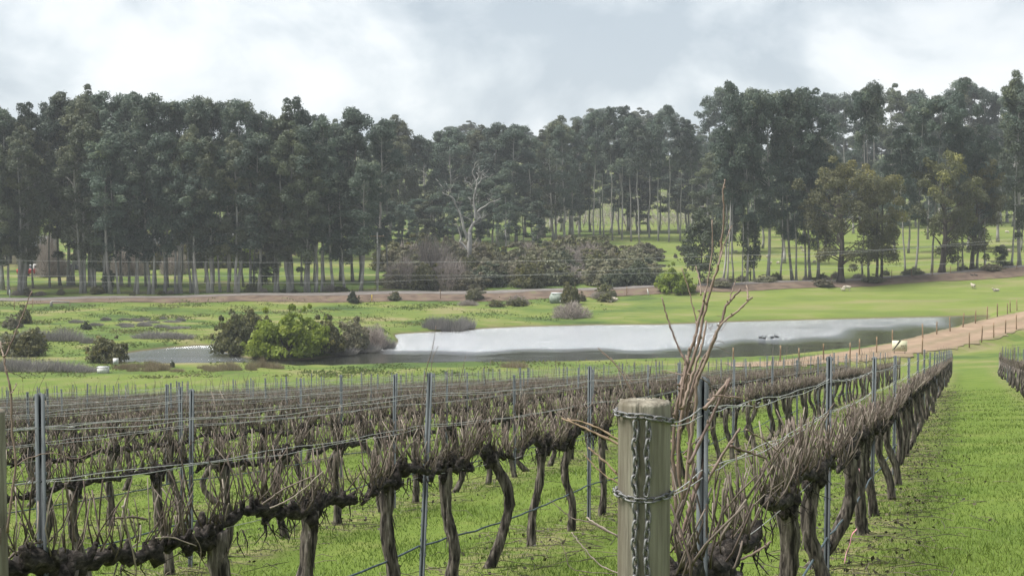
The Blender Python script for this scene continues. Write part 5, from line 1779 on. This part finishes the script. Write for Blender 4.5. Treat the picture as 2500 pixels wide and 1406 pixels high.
# BELT UP sign
sg = ground_px(2196, 864, 90)
se = empty('road_sign', sg, 'cream BELT UP road sign with black diagonal stripe by the dirt road', 'sign')
sw, shh, z0 = 1.28, .92, 1.02 - .78
rzs = -math.atan2(sg[0], sg[1]) - .10
se.rotation_euler = (0, 0, rzs)
mb = MB(); box(mb, (-sw / 2, -.012, z0), (sw / 2, .012, z0 + shh)); mb.obj('panel', M['sign'], se)
mb = MB()
u0 = -sw / 2
mb.add([(u0 + .10, -.0165, z0 + .14), (u0 + .19, -.0165, z0 + .14), (u0 + .78, -.0165, z0 + shh), (u0 + .60, -.0165, z0 + shh)], [(0, 1, 2, 3)])
mb.obj('stripe', M['signblack'], se)
for txt, x0, zt, sz in (('BELT', .32, z0 + .40, .20), ('UP', .36, z0 + .19, .20)):
    cu = bpy.data.curves.new('lettering', 'FONT'); cu.body = txt; cu.size = sz; cu.align_x = 'CENTER'; cu.extrude = .002; cu.offset = .006
    to = bpy.data.objects.new('lettering', cu); COL.objects.link(to)
    dg = bpy.context.evaluated_depsgraph_get()
    me = bpy.data.meshes.new_from_object(to.evaluated_get(dg)); bpy.data.objects.remove(to)
    me.materials.clear(); me.materials.append(M['signtext'])
    o = link('lettering', me, se); o.location = (x0, -.016, zt); o.rotation_euler = (math.pi / 2, 0, 0)
for sx in (-.45, .45):
    mb = MB(); tube(mb, [(sx, .045, -.3), (sx, .045, z0 + shh - .05)], .03, 8); mb.obj('sign_leg', M['steel'], se)

# power lines and poles
pole_spots = [(-260, 0), (921, 1), (2760, 2)]
PP = []
mbp = MB(); tube(mbp, [(0, 0, -1), (0, 0, 4), (0, 0, 8.2)], [.17, .15, .12], 10, .02)
pm = mbp.mesh('pole', M['bark_euc'], True)
mbc = MB(); box(mbc, (-1.0, -.05, 7.6), (1.0, .05, 7.72))
cmh = mbc.mesh('crossarm', M['fence_wood'])
p_l = at_road(-260, 9, .02); p_m = at_road(921, 9, .05); p_r = at_road(2760, 6, .5)
for g, lab in ((p_m, 'slim pale power pole at the end of the eucalyptus belt'),):
    e = empty('power_pole', g, lab, 'pole'); link('pole', pm, e); link('crossarm', cmh, e)
    mb = MB()
    for sx in (-.85, 0, .85): tube(mb, [(sx, 0, 7.72), (sx, 0, 7.9)], .05, 6)
    mb.obj('insulators', M['white'], e)
for k, (ya, ym, yb_, lab) in enumerate([(632, 641, 598, 'upper power line strung along the road'), (672, 672, 645, 'middle power line strung along the road'), (684, 690, 573, 'lower power line strung along the road')]):
    d0, d1, d2 = 178, 181, 190
    A_, B_, C_ = px(-400, ya - 3, d0), px(880, ym, d1), px(2900, yb_ - 35, d2)
    u = np.linspace(0, 1, 60)[:, None]
    sag = 4 * u * (1 - u)
    mb = MB()
    P = np.vstack([A_ * (1 - u) + B_ * u - np.array([0, 0, .18]) * sag, (B_ * (1 - u) + C_ * u - np.array([0, 0, 1.0]) * sag)[1:]])
    off = P[0].copy()
    tube(mb, P - off, .012, 4, 0, rs, False)
    o = mb.obj('power_line', M['wire']); o.location = off
    tag(o, lab, 'power line')

# small grey-green tank, pump boxes, markers, log rail
g = at_road(1362, 5, .72)
e = empty('water_tank', g, 'grey-green tank with pale lid half hidden by the olive bush', 'tank', None, .1)
mb = MB()
pr = [(-1.0, .0), (-1.05, .75), (-.78, 1.25), (.78, 1.25), (1.05, .75), (1.0, .0)]
v = [(x, -.7, z) for x, z in pr] + [(x, .7, z) for x, z in pr]
mb.add(v, [(i, (i + 1) % 6, 6 + (i + 1) % 6, 6 + i) for i in range(6)] + [(0, 5, 4, 1), (1, 4, 3, 2), (6, 7, 10, 11), (7, 8, 9, 10)])
mb.obj('shell', M['greytank'], e)
mb = MB(); box(mb, (-.84, -.76, 1.253), (.84, .76, 1.33)); mb.obj('lid', M['tin'], e)
mb = MB(); tube(mb, [(.2, -.72, .35), (.2, -.95, .35), (.2, -.95, .1)], .05, 8); mb.obj('outlet_pipe', M['white'], e)

g = ground_px(252, 911)
e = empty('pump_box', g, 'low white box on the grass below the dome-topped shrub', 'box')
mb = MB(); box(mb, (-.42, -.3, 0), (.42, .3, .46)); mb.obj('body', M['white'], e)
mb = MB(); box(mb, (-.45, -.33, .463), (.45, .33, .52)); mb.obj('lid', M['tin'], e)
g = ground_px(283, 905)
e = empty('control_cabinet', g, 'small white control cabinet on a post beside the low white box', 'cabinet')
mb = MB(); tube(mb, [(0, 0, -.2), (0, 0, .55)], .04, 8); mb.obj('post', M['fence_wood'], e)
mb = MB(); box(mb, (-.20, -.12, .50), (.20, .12, .98)); mb.obj('cabinet', M['white'], e)
mb = MB(); box(mb, (-.15, -.128, .56), (.15, -.122, .92)); mb.obj('door', M['tin'], e)
mb = MB(); tube(mb, [(-.3, 0, -.05), (.0, .02, .5)], .03, 6); mb.obj('brace', M['fence_wood'], e)

g = ground_px(1584, 722, 120)
mb = MB(); tube(mb, [(0, 0, -.1), (-.10, 0, .45), (-.22, 0, .95)], [.07, .08, .03], 8)
o = mb.obj('marker_stake', M['white'], None, True); o.location = g; tag(o, 'leaning white stake in front of the dark roadside bush', 'marker')
g = ground_px(24, 726, 120)
mb = MB(); tube(mb, [(0, 0, -.1), (0, 0, .9), (0, 0, 1.0)], [.09, .09, .05], 8)
o = mb.obj('guide_post', M['white'], None, True); o.location = g; tag(o, 'short white guide post at the foot of pale trunks', 'marker')
g = ground_px(908, 735, 120)
mb = MB(); tube(mb, [(0, 0, -.1), (0, 0, .7), (0, 0, .8)], [.06, .06, .03], 8)
o = mb.obj('marker_stake', M['yellow'], None, True); o.location = g; tag(o, 'short yellow marker on the soil bank', 'marker')
g = ground_px(148, 748, 120)
e = empty('log_rail', g, 'fallen grey rail resting on a stump at the field edge', 'rail')
mb = MB(); tube(mb, [(-1.2, 0, -.1), (-1.2, 0, .45), (-1.22, 0, .62)], [.22, .17, .15], 8, .06); mb.obj('stump', M['bark_dead'], e)
mb = MB(); tube(mb, [(-1.15, -.02, .66), (0, 0, .60), (1.2, 0, .55)], [.09, .08, .06], 8, .04); mb.obj('rail', M['bark_dead'], e)
mb = MB(); tube(mb, [(1.2, 0, -.1), (1.2, 0, .5)], .05, 7); mb.obj('prop', M['fence_wood'], e)
g = ground_px(2425, 652, 180)
e = empty('gate_rail', g, 'white gate post with grey top rail beside the paddock road', 'gate')
mb = MB(); tube(mb, [(-1.2, 0, -.1), (-1.2, 0, 1.2)], .08, 8); mb.obj('post', M['white'], e)
mb = MB(); tube(mb, [(-1.2, 0, .95), (1.2, 0, .95)], .045, 7); mb.obj('rail', M['steel'], e)


def shed(xp, dy, w, h, rh_, dep, label, rz=0.0):
    g = at_road(xp, 10, .75, dy)
    e = empty('farm_shed', g, label, 'shed', None, rz)
    mb = MB(); box(mb, (-w / 2, -dep / 2, -.5), (w / 2, dep / 2, h)); mb.obj('wall', M['cream'], e)
    o_ = .5
    mb = MB()
    v = [(-w / 2 - o_, -dep / 2 - o_, h + .003), (w / 2 + o_, -dep / 2 - o_, h + .003), (w / 2 + o_, dep / 2 + o_, h + .003), (-w / 2 - o_, dep / 2 + o_, h + .003), (-w / 2 - o_, 0, h + rh_), (w / 2 + o_, 0, h + rh_)]
    mb.add(v, [(0, 1, 5, 4), (2, 3, 4, 5), (0, 3, 2, 1)], [(0, 4, 3), (1, 2, 5)])
    mb.obj('roof', M['tin'], e)
    k = max(1, int(w / 4))
    for i in range(k):
        x = -w / 2 + (i + .5) * w / k
        if i == k // 2:
            mb = MB(); box(mb, (x - .55, -dep / 2 - .03, 0), (x + .55, -dep / 2 - .003, 2.1)); mb.obj('door', M['darkpaint'], e)
        else:
            mb = MB(); box(mb, (x - .7, -dep / 2 - .03, 1.0), (x + .7, -dep / 2 - .003, 2.0)); wo = mb.obj('window', M['white'], e)
            mb = MB(); box(mb, (x - .6, -dep / 2 - .045, 1.08), (x + .6, -dep / 2 - .033, 1.92)); mb.obj('pane', M['glass'], wo)
    return e


shed(400, 8, 14, 2.6, 1.6, 7, 'long cream shed with pale tin roof behind the eucalyptus trunks')
shed(600, 14, 10, 2.6, 1.6, 7, 'small cream shed with tin roof behind the thick pale trunk')
shed(40, 10, 12, 3.0, 1.8, 8, 'cream shed with tin roof behind the red trailer')


def vehicle(xp, dy, paint, label, rz, k=1.0):
    g = at_road(xp, 10, .55, dy)
    e = empty('parked_car', g, label, 'car', None, rz, k)
    prof_ = [(-2.1, .35), (-2.15, .85), (-1.9, 1.0), (-1.55, 1.62), (.35, 1.66), (1.05, 1.08), (2.0, .95), (2.15, .6), (2.1, .35)]
    mb = MB(); n_ = len(prof_)
    sidey = [.86 if z < 1.1 else .70 for x, z in prof_]
    v = [(x, -s_, z) for (x, z), s_ in zip(prof_, sidey)] + [(x, s_, z) for (x, z), s_ in zip(prof_, sidey)]
    c0 = len(v); v += [(0, -.86, .75), (0, .86, .75)]
    mb.add(v, [(i, (i + 1) % n_, n_ + (i + 1) % n_, n_ + i) for i in range(n_)], [(c0, (i + 1) % n_, i) for i in range(n_)] + [(c0 + 1, n_ + i, n_ + (i + 1) % n_) for i in range(n_)])
    mb.obj('body', M[paint], e)
    for sy in (-1, 1):
        mb = MB(); mb.add([(-1.6, sy * .84, 1.08), (.75, sy * .84, 1.10), (.28, sy * .735, 1.56), (-1.42, sy * .735, 1.54)], [(0, 1, 2, 3)]); mb.obj('window', M['glass'], e)
    mb = MB(); mb.add([(.48, -.62, 1.62), (.48, .62, 1.62), (1.02, .72, 1.135), (1.02, -.72, 1.135)], [(0, 1, 2, 3)]); mb.obj('windscreen', M['glass'], e)
    mb = MB(); mb.add([(-1.60, -.62, 1.57), (-1.60, .62, 1.57), (-1.90, .72, 1.05), (-1.90, -.72, 1.05)], [(0, 1, 2, 3)]); mb.obj('rear_window', M['glass'], e)
    for x in (-1.3, 1.35):
        for sy in (-1, 1):
            mb = MB(); tube(mb, [(x, sy * .72, .34), (x, sy * .92, .34)], .34, 14); wh = mb.obj('wheel', M['rubber'], e)
            mb = MB(); tube(mb, [(x, sy * .922, .34), (x, sy * .93, .34)], .19, 10); mb.obj('rim', M['tin'], wh)
    return e


vehicle(88, -8, 'white', 'white station wagon parked before the shed', 1.2, 1.0)
vehicle(152, -6, 'darkpaint', 'dark car parked beside the leafless tree', .2, .8)
vehicle(180, -6, 'darkpaint', 'dark car parked nearest the thick twin trunk', .3, .8)
g = at_road(64, 10, .5, -8)
e = empty('farm_trailer', g, 'red farm trailer parked beside the white station wagon', 'trailer', None, .2)
mb = MB(); box(mb, (-1.4, -.8, .45), (1.4, .8, .55)); mb.obj('tray', M['red'], e)
for nm, lo, hi in (('side_panel', (-1.4, -.83, .553), (1.4, -.77, 1.15)), ('side_panel', (-1.4, .77, .553), (1.4, .83, 1.15)), ('end_panel', (-1.46, -.76, .553), (-1.403, .76, 1.15)), ('end_panel', (1.403, -.76, .553), (1.46, .76, 1.15))):
    mb = MB(); box(mb, lo, hi); mb.obj(nm, M['red'], e)
mb = MB(); tube(mb, [(1.46, 0, .5), (2.6, 0, .45)], .05, 6); mb.obj('drawbar', M['darkpaint'], e)
for sy in (-1, 1):
    mb = MB(); tube(mb, [(0, sy * .85, .34), (0, sy * 1.02, .34)], .34, 14); mb.obj('wheel', M['rubber'], e)

# ------------------------------------------------------------------ the hazy air of the valley
mb = MB()
box(mb, (-2500, -60, -3.0), (2500, 1500, 110.0))
hzm = bpy.data.materials.new('haze_air')
hzm.use_nodes = True
hn_ = hzm.node_tree.nodes; hl_ = hzm.node_tree.links
hn_.clear()
ho = N(hn_, 'ShaderNodeOutputMaterial')
pv = N(hn_, 'ShaderNodeVolumePrincipled')
pv.inputs['Color'].default_value = (.90, .95, 1.0, 1)
pv.inputs['Density'].default_value = 0.00030
pv.inputs['Anisotropy'].default_value = 0.2
hl_.new(pv.outputs[0], ho.inputs['Volume'])
tag(mb.obj('haze', hzm), 'thin pale haze filling the valley air', 'haze', kind='stuff')
